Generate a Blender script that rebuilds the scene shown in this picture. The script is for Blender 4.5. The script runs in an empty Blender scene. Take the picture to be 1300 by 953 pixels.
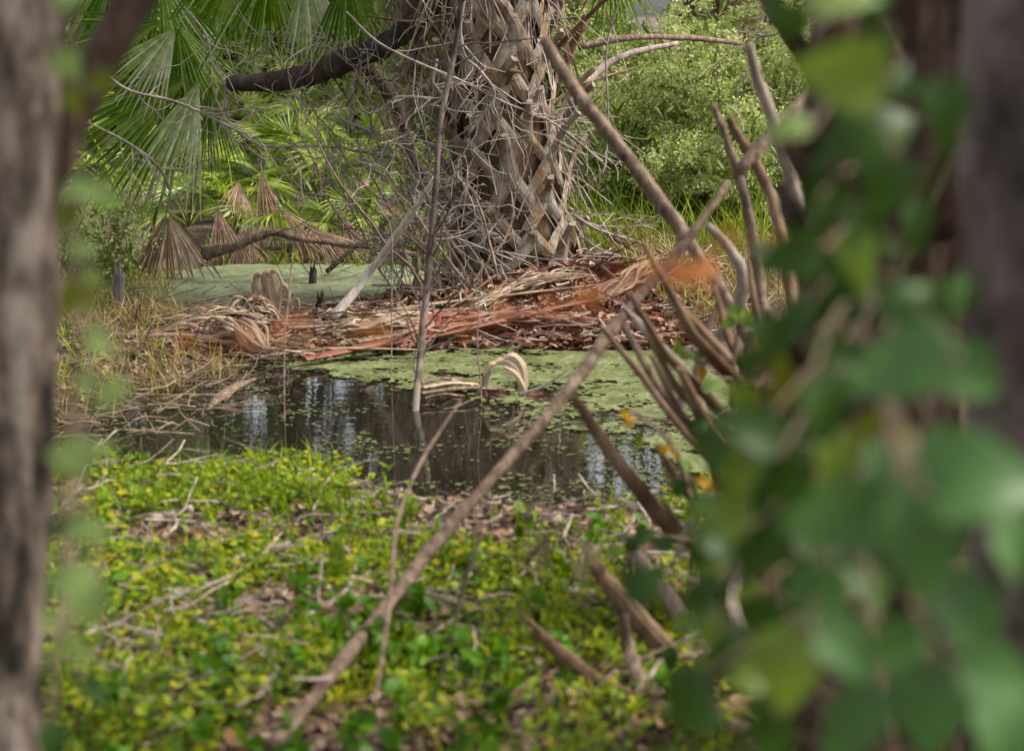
import bpy, math, random
import numpy as np
from mathutils import Vector, Matrix
R_ = np.random.default_rng
PI = math.pi
scene = bpy.context.scene
COL = scene.collection

# ------------------------------------------------------------------ camera
H, FPX, CX, CY, YH = 1.25, 2528.0, 650.0, 476.5, 20.0
TH = math.atan((CY - YH) / FPX)
cd = bpy.data.cameras.new('camera'); cam = bpy.data.objects.new('camera', cd); COL.objects.link(cam)
cam.location = (0, 0, H); cam.rotation_euler = (PI/2 - TH, 0, 0)
cd.sensor_width = 36; cd.lens = 36 * FPX / 1300; cd.clip_start = 0.05; cd.clip_end = 2000
cd.dof.use_dof = True; cd.dof.focus_distance = 9.0; cd.dof.aperture_fstop = 3.9
scene.camera = cam

def ray(px, py):
    x = (px - CX) / FPX; u = (CY - py) / FPX
    return np.array([x, math.cos(TH) + u * math.sin(TH), -math.sin(TH) + u * math.cos(TH)])
def P(px, py, d):                       # the place seen there at distance d along the ground
    r = ray(px, py); return np.array([0, 0, H]) + r * (d / r[1])
def G(px, py, z=0.0):                   # the place seen there on level z
    r = ray(px, py); return np.array([0, 0, H]) + r * ((z - H) / r[2])

# ------------------------------------------------------------------ noise
def vnoise(x, y, seed=0):
    x = np.asarray(x, float); y = np.asarray(y, float)
    xi = np.floor(x).astype(np.int64); yi = np.floor(y).astype(np.int64)
    fx = x - xi; fy = y - yi; fx = fx*fx*(3-2*fx); fy = fy*fy*(3-2*fy)
    def h(a, b):
        n = (a * 374761393 + b * 668265263 + seed * 974711) & 0x7fffffff
        n = ((n ^ (n >> 13)) * 1274126177) & 0x7fffffff
        return ((n ^ (n >> 16)) & 0xffff) / 65535.0
    return (h(xi, yi)*(1-fx) + h(xi+1, yi)*fx)*(1-fy) + (h(xi, yi+1)*(1-fx) + h(xi+1, yi+1)*fx)*fy
def fbm(x, y, seed=0, o=4):
    s = 0; a = .5
    for i in range(o):
        s = s + a * vnoise(x * 2**i, y * 2**i, seed + i * 17); a *= .5
    return s / (1 - .5**o)

# ------------------------------------------------------------------ ground shape
def world_poly(pts): return np.array([G(*p)[:2] for p in pts])
POLYS = [world_poly([(20,600),(90,596),(160,604),(230,606),(330,600),(420,618),(470,632),(560,648),(640,652),(700,655),(800,652),(880,640),
                     (940,610),(940,540),(915,480),(850,446),(760,440),(660,444),(560,440),(470,446),(330,452),(250,476),(180,486),(60,520),(0,560)]),
         world_poly([(100,372),(180,350),(230,343),(300,322),(420,312),(560,315),(615,348),(590,384),(500,394),(430,398),(300,404),(160,406)])]
def sd_poly(x, y, poly):
    inside = np.zeros(x.shape, bool); dmin = np.full(x.shape, 1e9)
    n = len(poly)
    for i in range(n):
        a = poly[i]; b = poly[(i+1) % n]
        c = ((a[1] > y) != (b[1] > y))
        t = (b[0]-a[0]) * (y-a[1]) / ((b[1]-a[1]) if abs(b[1]-a[1]) > 1e-9 else 1e-9) + a[0]
        inside ^= c & (x < t)
        e = b - a; L = e @ e
        u = np.clip(((x-a[0])*e[0] + (y-a[1])*e[1]) / L, 0, 1)
        dmin = np.minimum(dmin, np.hypot(x-a[0]-u*e[0], y-a[1]-u*e[1]))
    return np.where(inside, -dmin, dmin)
def shore(x, y):
    x = np.asarray(x, float); y = np.asarray(y, float)
    wx = x + (fbm(x*2.2, y*2.2, 3) - .5) * .35; wy = y + (fbm(x*2.2, y*2.2, 9) - .5) * .35
    return np.minimum(sd_poly(wx, wy, POLYS[0]), sd_poly(wx, wy, POLYS[1]))
PALM = G(655, 352, 0.10)
def gz(x, y):
    x = np.asarray(x, float); y = np.asarray(y, float)
    s = shore(x, y)
    z = np.where(s > 0, .010 + .045 * (1 - np.exp(-s / .6)), np.maximum(-.30, s * .8 - 0.0))
    z = z + np.where(s > 0, (fbm(x*3, y*3, 5) - .5) * .04 * np.clip(s*5, 0, 1), 0)
    z = z + .14 * np.exp(-(((x-PALM[0]-.15)/.75)**2 + ((y-PALM[1]+.1)/.55)**2)) * (s > 0)
    z = z + .06 * np.exp(-(((x-.9)/.7)**2 + ((y-8.3)/.5)**2)) * (s > 0)
    z = z + np.clip((y - 12) * .012, 0, .8)
    return z
def gz1(x, y): return float(gz(np.array([x]), np.array([y]))[0])

def PG(px, py, d):                      # the same, but never under the soil (pieces may dip into water)
    for _ in range(60):
        p = P(px, py, d)
        if p[2] > gz1(p[0], p[1]) + .012 or gz1(p[0], p[1]) < 0: break
        d *= .985
    return p
# ------------------------------------------------------------------ geometry collecting
class Geo:
    def __init__(s): s.V = []; s.F = []; s.n = 0
    def add(s, V, F):
        V = np.asarray(V, float).reshape(-1, 3)
        F = np.asarray(F, np.int64)
        s.V.append(V); s.F.append(F + s.n); s.n += len(V); return s
    def mesh(s, name, mat, off=(0,0,0), smooth=False):
        me = bpy.data.meshes.new(name)
        V = np.concatenate(s.V) - np.asarray(off)
        me.vertices.add(len(V)); me.vertices.foreach_set('co', V.astype(np.float32).ravel())
        nl = sum(f.size for f in s.F); npoly = sum(len(f) for f in s.F)
        me.loops.add(nl); me.polygons.add(npoly)
        me.loops.foreach_set('vertex_index', np.concatenate([f.ravel() for f in s.F]).astype(np.int32))
        tot = np.concatenate([np.full(len(f), f.shape[1]) for f in s.F])
        me.polygons.foreach_set('loop_start', np.concatenate([[0], np.cumsum(tot)[:-1]]).astype(np.int32))
        me.polygons.foreach_set('use_smooth', np.full(npoly, smooth))
        me.update(calc_edges=True)
        for m in (mat if isinstance(mat, (list, tuple)) else [mat]): me.materials.append(m)
        return me

def tag(o, label=None, cat=None, group=None, kind=None):
    if label: o['label'] = label
    if cat: o['category'] = cat
    if group: o['group'] = group
    if kind: o['kind'] = kind
    return o
def thing(name, label, cat, loc=(0,0,0), group=None):
    o = bpy.data.objects.new(name, None); COL.objects.link(o); o.location = tuple(float(v) for v in loc)
    o.empty_display_size = .1
    return tag(o, label, cat, group)
def part(name, geo, mat, parent, smooth=False, label=None):     # geometry given in world coordinates
    r = parent
    while r.parent: r = r.parent
    o = bpy.data.objects.new(name, geo.mesh(name, mat, r.location, smooth)); COL.objects.link(o); o.parent = parent
    if label: o['label'] = label
    return o
def solo(name, geo, mat, loc, label, cat, group=None, kind=None, smooth=False):
    o = bpy.data.objects.new(name, geo.mesh(name, mat, loc, smooth)); COL.objects.link(o); o.location = tuple(float(v) for v in loc)
    return tag(o, label, cat, group, kind)

def unit(v):
    v = np.asarray(v, float); return v / (np.linalg.norm(v, axis=-1, keepdims=True) + 1e-12)
def smooth_path(pts, rad, n=4):
    pts = np.asarray(pts, float); rad = np.asarray(rad, float)
    if len(pts) < 3 or n < 2: return pts, rad
    ext = np.vstack([2*pts[0]-pts[1], pts, 2*pts[-1]-pts[-2]]); out = []; ro = []
    for i in range(len(pts)-1):
        p0, p1, p2, p3 = ext[i:i+4]
        for k in range(n):
            t = k / n
            out.append(.5*((2*p1)+(-p0+p2)*t+(2*p0-5*p1+4*p2-p3)*t*t+(-p0+3*p1-3*p2+p3)*t**3)); ro.append(rad[i]*(1-t)+rad[i+1]*t)
    out.append(pts[-1]); ro.append(rad[-1])
    return np.array(out), np.array(ro)
def tube(g, pts, rad, n=6, flat=1.0, cap=True, rough=0, seed=0, up=(0,0,1)):
    pts = np.asarray(pts, float); m = len(pts)
    rad = np.full(m, rad) if np.isscalar(rad) else np.asarray(rad, float)
    T = unit(np.gradient(pts, axis=0))
    ref = np.asarray(up, float)
    if abs(T[0] @ ref) > .93: ref = np.array([1., 0, 0]) if abs(ref[0]) < .9 else np.array([0, 1., 0])
    U = np.zeros_like(T); u = unit(np.cross(T[0], ref))
    for i in range(m):
        u = unit(u - T[i] * (u @ T[i])); U[i] = u
    W = np.cross(T, U)
    a = np.arange(n) * 2 * PI / n
    rr = rad[:, None] * np.ones(n)[None]
    if rough: rr = rr * (1 + rough * (R_(seed).random((m, n)) - .5) * 2)
    V = pts[:, None] + U[:, None] * (np.cos(a)[None, :, None] * rr[..., None]) + W[:, None] * (np.sin(a)[None, :, None] * rr[..., None] * flat)
    i = np.arange(m-1)[:, None] * n; j = np.arange(n)[None]; k = (j + 1) % n
    F = np.stack([i+j, i+k, i+n+k, i+n+j], -1).reshape(-1, 4)
    g.add(V, F)
    if cap:
        o = g.n - m*n
        for base in (0, (m-1)*n):
            c = V[0].mean(0) if base == 0 else V[-1].mean(0)
            idx = g.n; g.V.append(c[None]); g.n += 1
            q = np.stack([o+base+j[0], o+base+k[0], np.full(n, idx)], -1)
            g.F.append(q if base else q[:, ::-1])
    return g
def frames(d, nrm):
    y = unit(d); x = unit(np.cross(y, nrm)); z = np.cross(x, y)
    return np.stack([x, y, z], -1)
def scatter(g, tmpl, pos, Rm, s):
    V, F = tmpl; V = np.asarray(V, float); F = np.asarray(F, np.int64); N = len(pos)
    if N == 0: return g
    s = np.asarray(s, float)
    if s.ndim == 0: s = np.full(N, s)
    S = s[:, None, None] if s.ndim == 1 else s[:, None, :]
    W = pos[:, None] + np.einsum('nij,nvj->nvi', Rm, V[None] * S)
    FF = (F[None] + (np.arange(N) * len(V))[:, None, None]).reshape(-1, F.shape[1])
    return g.add(W.reshape(-1, 3), FF)
def rnd_dirs(r, n, up=0.0, spread=1.0):
    d = r.normal(size=(n, 3)) * spread; d[:, 2] += up; return unit(d)

# templates: local y = length, z = normal, unit length
LEAF = (np.array([[0,0,0],[-.26,.38,.05],[0,.42,-.03],[.26,.38,.05],[-.17,.74,.0],[0,.75,-.06],[.17,.74,.0],[0,1,-.12]]),
        [[0,2,1,1],[0,3,2,2],[1,2,5,4],[2,3,6,5],[4,5,7,7],[5,6,7,7]])
LEAF = (LEAF[0], None)
def leaf_tmpl(w=.28, bend=.12, fold=.06, n=4, tip=1.0):
    V = []; F = []
    for i in range(n+1):
        t = i / n
        ww = w * (math.sin(PI * min(1, t**.75 * .97 + .02)) ** .9) * (1 if t < 1 else 0)
        z = -bend * t * t
        V += [[-ww, t, z + fold*(ww/w)], [0, t, z], [ww, t, z + fold*(ww/w)]]
    for i in range(n):
        a = 3*i
        F += [[a, a+1, a+4, a+3], [a+1, a+2, a+5, a+4]]
    return np.array(V), np.array(F)
LEAF_OV = leaf_tmpl(.30, .15, .05, 4)
LEAF_LOW = leaf_tmpl(.28, .12, .06, 2)
LEAF_LANCE = leaf_tmpl(.12, .22, .02, 3)
BLADE = leaf_tmpl(.022, .55, .006, 5)
LIT = (np.array([[-.3,-.5,0],[.3,-.45,.08],[-.36,0,.12],[.34,.05,.0],[-.05,.55,.1],[0,-.02,-.06]]),
       np.array([[0,1,5],[1,3,5],[3,4,5],[4,2,5],[2,0,5]]))
def disc(n=6):
    a = np.arange(n)*2*PI/n
    return np.stack([np.cos(a)*.5, np.sin(a)*.5, a*0], -1), np.arange(n)[None]

# ------------------------------------------------------------------ materials
def new_mat(name):
    m = bpy.data.materials.new(name); m.use_nodes = True
    nt = m.node_tree; b = nt.nodes['Principled BSDF']
    return m, nt, b
def ramp(nt, stops):
    r = nt.nodes.new('ShaderNodeValToRGB'); e = r.color_ramp.elements
    while len(e) < len(stops): e.new(.5)
    for i, (p, c) in enumerate(stops): e[i].position = p; e[i].color = (*c, 1)
    return r
def tone(c, sat, k):
    l = .25*c[0] + .65*c[1] + .1*c[2]
    return tuple(min(.85, max(.004, (l + (v-l)*sat)*k)) for v in c)
def leaf_mat(name, cols, rough=.5, trans=.35, noise=60., spec=.35):
    m, nt, b = new_mat(name); cols = [tone(c, 1.32, .80) for c in cols]; spec *= .6
    L = nt.links; geo = nt.nodes.new('ShaderNodeNewGeometry')
    n = len(cols); r = ramp(nt, [(i/(n-1) if n > 1 else 0, c) for i, c in enumerate(cols)])
    L.new(geo.outputs['Random Per Island'], r.inputs[0])
    tc = nt.nodes.new('ShaderNodeTexCoord'); nz = nt.nodes.new('ShaderNodeTexNoise'); nz.inputs['Scale'].default_value = noise; nz.inputs['Detail'].default_value = 3
    L.new(tc.outputs['Object'], nz.inputs['Vector'])
    mr = nt.nodes.new('ShaderNodeMapRange'); mr.inputs['From Min'].default_value = .3; mr.inputs['From Max'].default_value = .7
    mr.inputs['To Min'].default_value = .72; mr.inputs['To Max'].default_value = 1.25
    L.new(nz.outputs[0], mr.inputs['Value'])
    mx = nt.nodes.new('ShaderNodeVectorMath'); mx.operation = 'SCALE'
    L.new(r.outputs[0], mx.inputs[0]); L.new(mr.outputs[0], mx.inputs['Scale'])
    L.new(mx.outputs[0], b.inputs['Base Color']); b.inputs['Roughness'].default_value = rough
    b.inputs['Specular IOR Level'].default_value = spec
    if trans > 0:
        t = nt.nodes.new('ShaderNodeBsdfTranslucent'); L.new(mx.outputs[0], t.inputs['Color'])
        ms = nt.nodes.new('ShaderNodeMixShader'); ms.inputs[0].default_value = trans
        L.new(b.outputs[0], ms.inputs[1]); L.new(t.outputs[0], ms.inputs[2])
        L.new(ms.outputs[0], nt.nodes['Material Output'].inputs['Surface'])
    return m
def bark_mat(name, cols, scale=12, stretch=.25, bump=.6, rough=.85, dist=.02, island=False, lo=.3, hi=.72):
    m, nt, b = new_mat(name); L = nt.links; cols = [tone(c, 1.15, .78) for c in cols]
    tc = nt.nodes.new('ShaderNodeTexCoord'); mp = nt.nodes.new('ShaderNodeMapping'); mp.inputs['Scale'].default_value = (1, 1, stretch)
    nz = nt.nodes.new('ShaderNodeTexNoise'); nz.inputs['Scale'].default_value = scale; nz.inputs['Detail'].default_value = 8; nz.inputs['Roughness'].default_value = .65
    L.new(tc.outputs['Object'], mp.inputs[0]); L.new(mp.outputs[0], nz.inputs['Vector'])
    n = len(cols); r = ramp(nt, [(lo + (hi-lo)*i/(n-1), c) for i, c in enumerate(cols)])
    L.new(nz.outputs[0], r.inputs[0]); out = r.outputs[0]
    if island:
        geo = nt.nodes.new('ShaderNodeNewGeometry'); mr = nt.nodes.new('ShaderNodeMapRange')
        mr.inputs['To Min'].default_value = .6; mr.inputs['To Max'].default_value = 1.35
        L.new(geo.outputs['Random Per Island'], mr.inputs['Value'])
        sc = nt.nodes.new('ShaderNodeVectorMath'); sc.operation = 'SCALE'; L.new(out, sc.inputs[0]); L.new(mr.outputs[0], sc.inputs['Scale']); out = sc.outputs[0]
    L.new(out, b.inputs['Base Color']); b.inputs['Roughness'].default_value = rough; b.inputs['Specular IOR Level'].default_value = .2
    bp = nt.nodes.new('ShaderNodeBump'); bp.inputs['Strength'].default_value = bump; bp.inputs['Distance'].default_value = dist
    L.new(nz.outputs[0], bp.inputs['Height']); L.new(bp.outputs[0], b.inputs['Normal'])
    return m

M = {}
M['oakbark'] = bark_mat('grey_bark', [(.035,.028,.021),(.21,.165,.13),(.50,.42,.34)], 16, .35, 1.0, dist=.03, lo=.4, hi=.62)
M['smoothbark'] = bark_mat('pale_bark', [(.06,.05,.045),(.14,.12,.11),(.24,.22,.21)], 9, .6, .5)
M['greybark'] = bark_mat('mottled_grey_bark', [(.028,.021,.017),(.075,.058,.048),(.16,.13,.112)], 6, .7, .8, lo=.4, hi=.6)
M['moss_bark'] = bark_mat('mossy_bark', [(.05,.055,.02),(.10,.11,.045),(.16,.17,.08)], 12, .6, .5)
M['brownbark'] = bark_mat('brown_bark', [(.02,.013,.009),(.07,.045,.032),(.14,.10,.075)], 16, .4, .9)
M['darkbark'] = bark_mat('dark_bark', [(.012,.009,.007),(.04,.028,.021),(.085,.065,.05)], 22, .5, .9)
M['deadwood'] = bark_mat('weathered_wood', [(.12,.09,.07),(.26,.215,.18),(.42,.37,.33)], 30, .3, .5, island=True)
M['palewood'] = bark_mat('pale_wood', [(.24,.20,.175),(.42,.37,.33),(.58,.53,.48)], 30, .3, .4)
M['stickwood'] = bark_mat('brown_stick', [(.05,.032,.022),(.17,.12,.09),(.34,.27,.215)], 40, .5, .9)
M['twig'] = bark_mat('pale_twig', [(.15,.12,.10),(.27,.23,.20),(.42,.38,.34)], 20, 1, .2, island=True)
M['twigbrown'] = bark_mat('brown_twig', [(.08,.055,.04),(.17,.125,.09),(.27,.21,.16)], 20, 1, .2, island=True)
M['boot'] = bark_mat('palm_boot', [(.13,.06,.025),(.24,.17,.11),(.36,.32,.27),(.47,.44,.39)], 14, .6, .5, island=True)
M['bootbrown'] = bark_mat('palm_boot_brown', [(.05,.028,.016),(.15,.095,.06),(.27,.20,.15)], 12, .5, .6, island=True)
M['fiber'] = bark_mat('palm_fibre', [(.04,.025,.015),(.13,.085,.055),(.25,.18,.12)], 50, .15, .8)
M['ground'] = None
M['palmgreen'] = leaf_mat('palm_green', [(.05,.095,.022),(.09,.16,.035),(.15,.23,.055),(.26,.33,.14)], .30, .3, 30, .5)
M['palmpale'] = leaf_mat('palm_pale', [(.20,.28,.10),(.42,.46,.28),(.55,.57,.42)], .4, .35, 30, .5)
M['palmetto'] = leaf_mat('palmetto_green', [(.07,.125,.025),(.14,.21,.04),(.25,.31,.08),(.42,.46,.20)], .4, .4, 20, .5)
M['deadpalm'] = leaf_mat('dead_palm', [(.10,.065,.045),(.20,.145,.105),(.33,.26,.20),(.46,.385,.31)], .65, .2, 25, .2)
M['deadpink'] = leaf_mat('dead_palm_pink', [(.26,.16,.12),(.44,.32,.26),(.62,.50,.43)], .65, .25, 25, .2)
M['deadred'] = leaf_mat('dead_palm_red', [(.13,.045,.035),(.20,.09,.07),(.30,.21,.16)], .6, .2, 25, .25)
M['redstalk'] = leaf_mat('red_stalk', [(.12,.05,.038),(.19,.085,.06)], .5, .1, 8, .3)
M['cream'] = leaf_mat('bleached_leaf', [(.42,.33,.23),(.66,.56,.44)], .6, .2, 20, .25)
M['groundleaf'] = leaf_mat('ground_leaf', [(.045,.09,.02),(.09,.155,.022),(.15,.225,.027),(.23,.295,.035),(.31,.33,.045),(.37,.34,.055)], .6, .4, 40)
M['herb'] = leaf_mat('herb_leaf', [(.10,.17,.025),(.18,.26,.035),(.31,.37,.06)], .45, .45, 30)
M['bigherb'] = leaf_mat('broad_herb_leaf', [(.06,.14,.025),(.10,.19,.03),(.15,.24,.04)], .42, .35, 30)
M['litter'] = leaf_mat('leaf_litter', [(.05,.032,.022),(.12,.078,.055),(.20,.14,.105),(.36,.28,.225),(.17,.09,.05)], .7, .1, 60, .2)
M['redlitter'] = leaf_mat('red_litter', [(.055,.028,.02),(.12,.065,.045),(.22,.12,.085),(.36,.25,.19),(.17,.055,.04)], .7, .1, 60, .2)
M['straw'] = leaf_mat('dry_grass', [(.16,.11,.05),(.30,.22,.11),(.40,.33,.19),(.20,.22,.06)], .6, .25, 30, .2)
M['grass'] = leaf_mat('green_grass', [(.09,.14,.025),(.17,.23,.04),(.30,.32,.09)], .5, .35, 30)
M['shrub'] = leaf_mat('shrub_green', [(.075,.115,.03),(.14,.19,.055),(.235,.275,.11)], .5, .45, 8)
M['dark'] = leaf_mat('dark_leaf', [(.02,.055,.012),(.04,.10,.02),(.08,.15,.03)], .45, .35, 4)
M['wood_mass'] = leaf_mat('far_leaf', [(.03,.05,.02),(.06,.085,.03),(.11,.13,.05),(.18,.18,.11)], .6, .45, 2)
M['moss'] = leaf_mat('hanging_moss', [(.05,.055,.04),(.10,.10,.08),(.15,.15,.125)], .8, .3, 10, .1)
M['floret'] = leaf_mat('pale_floret', [(.32,.38,.15),(.44,.48,.24),(.55,.57,.34)], .6, .4, 20, .2)
M['vine'] = leaf_mat('vine_leaf', [(.022,.048,.014),(.04,.075,.022),(.06,.10,.03)], .42, .3, 30, .35)  # darkened so the deeper leaves look shaded
M['vinemid'] = leaf_mat('vine_leaf_mid', [(.065,.125,.05),(.10,.17,.07)], .42, .35, 30, .4)  # lighter copy of the vine green for leaves that look lit
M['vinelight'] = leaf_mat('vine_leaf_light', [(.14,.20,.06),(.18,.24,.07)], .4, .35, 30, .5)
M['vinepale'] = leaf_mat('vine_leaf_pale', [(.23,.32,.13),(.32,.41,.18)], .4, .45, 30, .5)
M['vineolive'] = leaf_mat('vine_leaf_olive', [(.10,.13,.025),(.16,.165,.03)], .5, .4, 30)
M['vineyellow'] = leaf_mat('vine_leaf_yellow', [(.34,.20,.02),(.42,.27,.03)], .5, .4, 30)
M['vinered'] = leaf_mat('vine_leaf_red', [(.36,.11,.06),(.45,.18,.08),(.50,.28,.13)], .5, .4, 30)
M['duck'] = leaf_mat('duckweed', [(.12,.15,.05),(.19,.225,.085),(.26,.30,.13)], .5, .05, 120, .4)
def duck_mat(name, cols, sc):
    m = leaf_mat(name, cols, .55, .05, sc, .3); nt = m.node_tree; L = nt.links
    r_ = next(n for n in nt.nodes if n.type == 'VALTORGB'); tc = next(n for n in nt.nodes if n.type == 'TEX_COORD')
    v = nt.nodes.new('ShaderNodeTexVoronoi'); v.inputs['Scale'].default_value = 90; n2 = nt.nodes.new('ShaderNodeTexNoise'); n2.inputs['Scale'].default_value = 7; n2.inputs['Detail'].default_value = 6
    L.new(tc.outputs['Object'], v.inputs['Vector']); L.new(tc.outputs['Object'], n2.inputs['Vector'])
    sp = nt.nodes.new('ShaderNodeSeparateColor'); L.new(v.outputs['Color'], sp.inputs[0])
    a = nt.nodes.new('ShaderNodeMath'); a.operation = 'MULTIPLY_ADD'; L.new(sp.outputs[0], a.inputs[0]); a.inputs[1].default_value = .55
    b2 = nt.nodes.new('ShaderNodeMath'); b2.operation = 'MULTIPLY_ADD'; L.new(n2.outputs[0], b2.inputs[0]); b2.inputs[1].default_value = 1.6; b2.inputs[2].default_value = -.6
    L.new(b2.outputs[0], a.inputs[2]); L.new(a.outputs[0], r_.inputs[0]); return m
M['duck'] = duck_mat('duckweed_green', [(.04,.034,.022),(.08,.088,.042),(.115,.128,.065),(.15,.165,.09),(.22,.23,.15)], 60)
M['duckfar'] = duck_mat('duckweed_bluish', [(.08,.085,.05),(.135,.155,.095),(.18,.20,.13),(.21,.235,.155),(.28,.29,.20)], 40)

def ground_mat():
    m, nt, b = new_mat('forest_soil'); L = nt.links
    tc = nt.nodes.new('ShaderNodeTexCoord')
    nz = nt.nodes.new('ShaderNodeTexNoise'); nz.inputs['Scale'].default_value = 3; nz.inputs['Detail'].default_value = 9
    n2 = nt.nodes.new('ShaderNodeTexVoronoi'); n2.inputs['Scale'].default_value = 45
    L.new(tc.outputs['Object'], nz.inputs['Vector']); L.new(tc.outputs['Object'], n2.inputs['Vector'])
    r = ramp(nt, [(.3,(.018,.012,.008)),(.5,(.05,.032,.02)),(.75,(.10,.065,.045))]); L.new(nz.outputs[0], r.inputs[0])
    r2 = ramp(nt, [(0,(.03,.018,.011)),(.5,(.10,.06,.04)),(1,(.19,.13,.09))]); L.new(n2.outputs['Color'], r2.inputs[0])
    mx = nt.nodes.new('ShaderNodeMix'); mx.data_type = 'RGBA'; mx.inputs[0].default_value = .45
    L.new(r.outputs[0], mx.inputs[6]); L.new(r2.outputs[0], mx.inputs[7]); L.new(mx.outputs[2], b.inputs['Base Color'])
    b.inputs['Roughness'].default_value = .9
    bp = nt.nodes.new('ShaderNodeBump'); bp.inputs['Distance'].default_value = .02; L.new(n2.outputs['Distance'], bp.inputs['Height']); L.new(bp.outputs[0], b.inputs['Normal'])
    return m
def water_mat():
    m, nt, b = new_mat('dark_water'); L = nt.links
    b.inputs['Base Color'].default_value = (.008,.007,.004,1); b.inputs['Roughness'].default_value = .0; b.inputs['IOR'].default_value = 1.42
    b.inputs['Specular IOR Level'].default_value = .7
    tc = nt.nodes.new('ShaderNodeTexCoord'); mp = nt.nodes.new('ShaderNodeMapping'); mp.inputs['Scale'].default_value = (1, 2.2, 1)
    nz = nt.nodes.new('ShaderNodeTexNoise'); nz.inputs['Scale'].default_value = 7; nz.inputs['Detail'].default_value = 3
    L.new(tc.outputs['Object'], mp.inputs[0]); L.new(mp.outputs[0], nz.inputs['Vector'])
    bp = nt.nodes.new('ShaderNodeBump'); bp.inputs['Strength'].default_value = .06; bp.inputs['Distance'].default_value = .01
    L.new(nz.outputs[0], bp.inputs['Height']); L.new(bp.outputs[0], b.inputs['Normal'])
    return m

# ------------------------------------------------------------------ setting: ground, water, duckweed
def grid_axis(lo, hi, step, far):
    a = list(np.arange(lo, hi + 1e-6, step)); s = step; p = hi; q = lo
    while p < far: s *= 1.35; p += s; q -= s; a.append(p); a.insert(0, q)
    return np.array(a)
gx = grid_axis(-4.5, 4.5, .06, 500); gy = grid_axis(1.5, 13, .06, 500)
X, Y = np.meshgrid(gx, gy); Z = gz(X, Y)
g = Geo(); nx, ny = len(gx), len(gy)
i, j = np.meshgrid(np.arange(nx-1), np.arange(ny-1)); a = (j*nx+i).ravel()
g.add(np.stack([X, Y, Z], -1), np.stack([a, a+1, a+nx+1, a+nx], -1))
solo('ground', g, ground_mat(), (0,0,0), 'brown swamp soil under the leaf litter', None, kind='structure', smooth=True)
g = Geo(); g.add([[-4.4,3.4,0],[4.4,3.4,0],[4.4,12.6,0],[-4.4,12.6,0]], [[0,1,2,3]])
solo('water', g, water_mat(), (0,0,0), 'dark still pond water reflecting trees and sky', None, kind='structure')

def duck_sheet(poly, cover, step, z, seed):
    lo = poly.min(0); hi = poly.max(0)
    ax = np.arange(lo[0], hi[0], step); ay = np.arange(lo[1], hi[1], step)
    X, Y = np.meshgrid(ax, ay); n = len(ax)
    r = R_(seed)
    cx = X + step/2; cy = Y + step/2
    c = cover(cx, cy); sd = sd_poly(cx, cy, poly) + (fbm(cx*5, cy*5, seed)-.5)*.3
    nn = fbm(cx*9, cy*9, seed+4, 5)*.75 + r.random(X.shape)*.25
    keep = (nn < c) & (sd < .03) & (shore(cx, cy) < .06)
    keep[-1, :] = False; keep[:, -1] = False
    Xj = X + (r.random(X.shape)-.5)*step*.7; Yj = Y + (r.random(X.shape)-.5)*step*.7
    jj, ii = np.nonzero(keep); a = jj*n + ii
    F = np.stack([a, a+1, a+n+1, a+n], -1)
    used = np.unique(F); remap = np.full(X.size, -1); remap[used] = np.arange(len(used))
    V = np.stack([Xj.ravel(), Yj.ravel(), z + r.random(X.size)*.003], -1)[used]
    gg = Geo(); gg.add(V, remap[F]); return gg
pR = world_poly([(470,440),(560,430),(900,420),(960,480),(950,640),(860,570),(760,548),(660,545),(560,500),(430,470),(330,470)])
def covR(x, y): return .60 + .0*x
g = duck_sheet(pR, lambda x, y: .52 + .24*np.clip((x-.05)/.6, 0, 1) + .12*np.clip((y-6.6)/.6, -1, 1), .016, .004, 21)
# floating flakes over the open water
r = R_(5); N = 42000
x = r.uniform(-2.2, 1.9, N); y = r.uniform(5.0, 7.6, N); s = shore(x, y)
dens = np.clip(.05 + .9*np.exp(-np.abs(s)/.10) + .35*(x > .2) + .5*(fbm(x*4, y*4, 31) > .6) + .5*(y > 6.9), 0, 1)
k = (s < 0) & (r.random(N) < dens * (fbm(x*6, y*9, 8) > .5))
x = x[k]; y = y[k]; n = len(x)
scatter(g, disc(6), np.stack([x, y, np.full(n, .0035)], -1), frames(np.stack([np.cos(r.random(n)*6.3), np.sin(r.random(n)*6.3), np.zeros(n)], -1), np.array([0,0,1.])), r.uniform(.005, .018, n)*r.uniform(.6, 1.3, n))
solo('duckweed', g, M['duck'], (0,0,0), 'yellow-green duckweed floating across the near pond', None, kind='stuff')
pL = world_poly([(90,372),(150,350),(300,338),(420,336),(520,338),(590,345),(625,362),(595,394),(430,406),(300,412),(150,414)])
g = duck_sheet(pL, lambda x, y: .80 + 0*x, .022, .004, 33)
solo('duckweed', g, M['duckfar'], (0,0,0), 'bluish green duckweed film on the far pond arm', None, kind='stuff')

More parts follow.
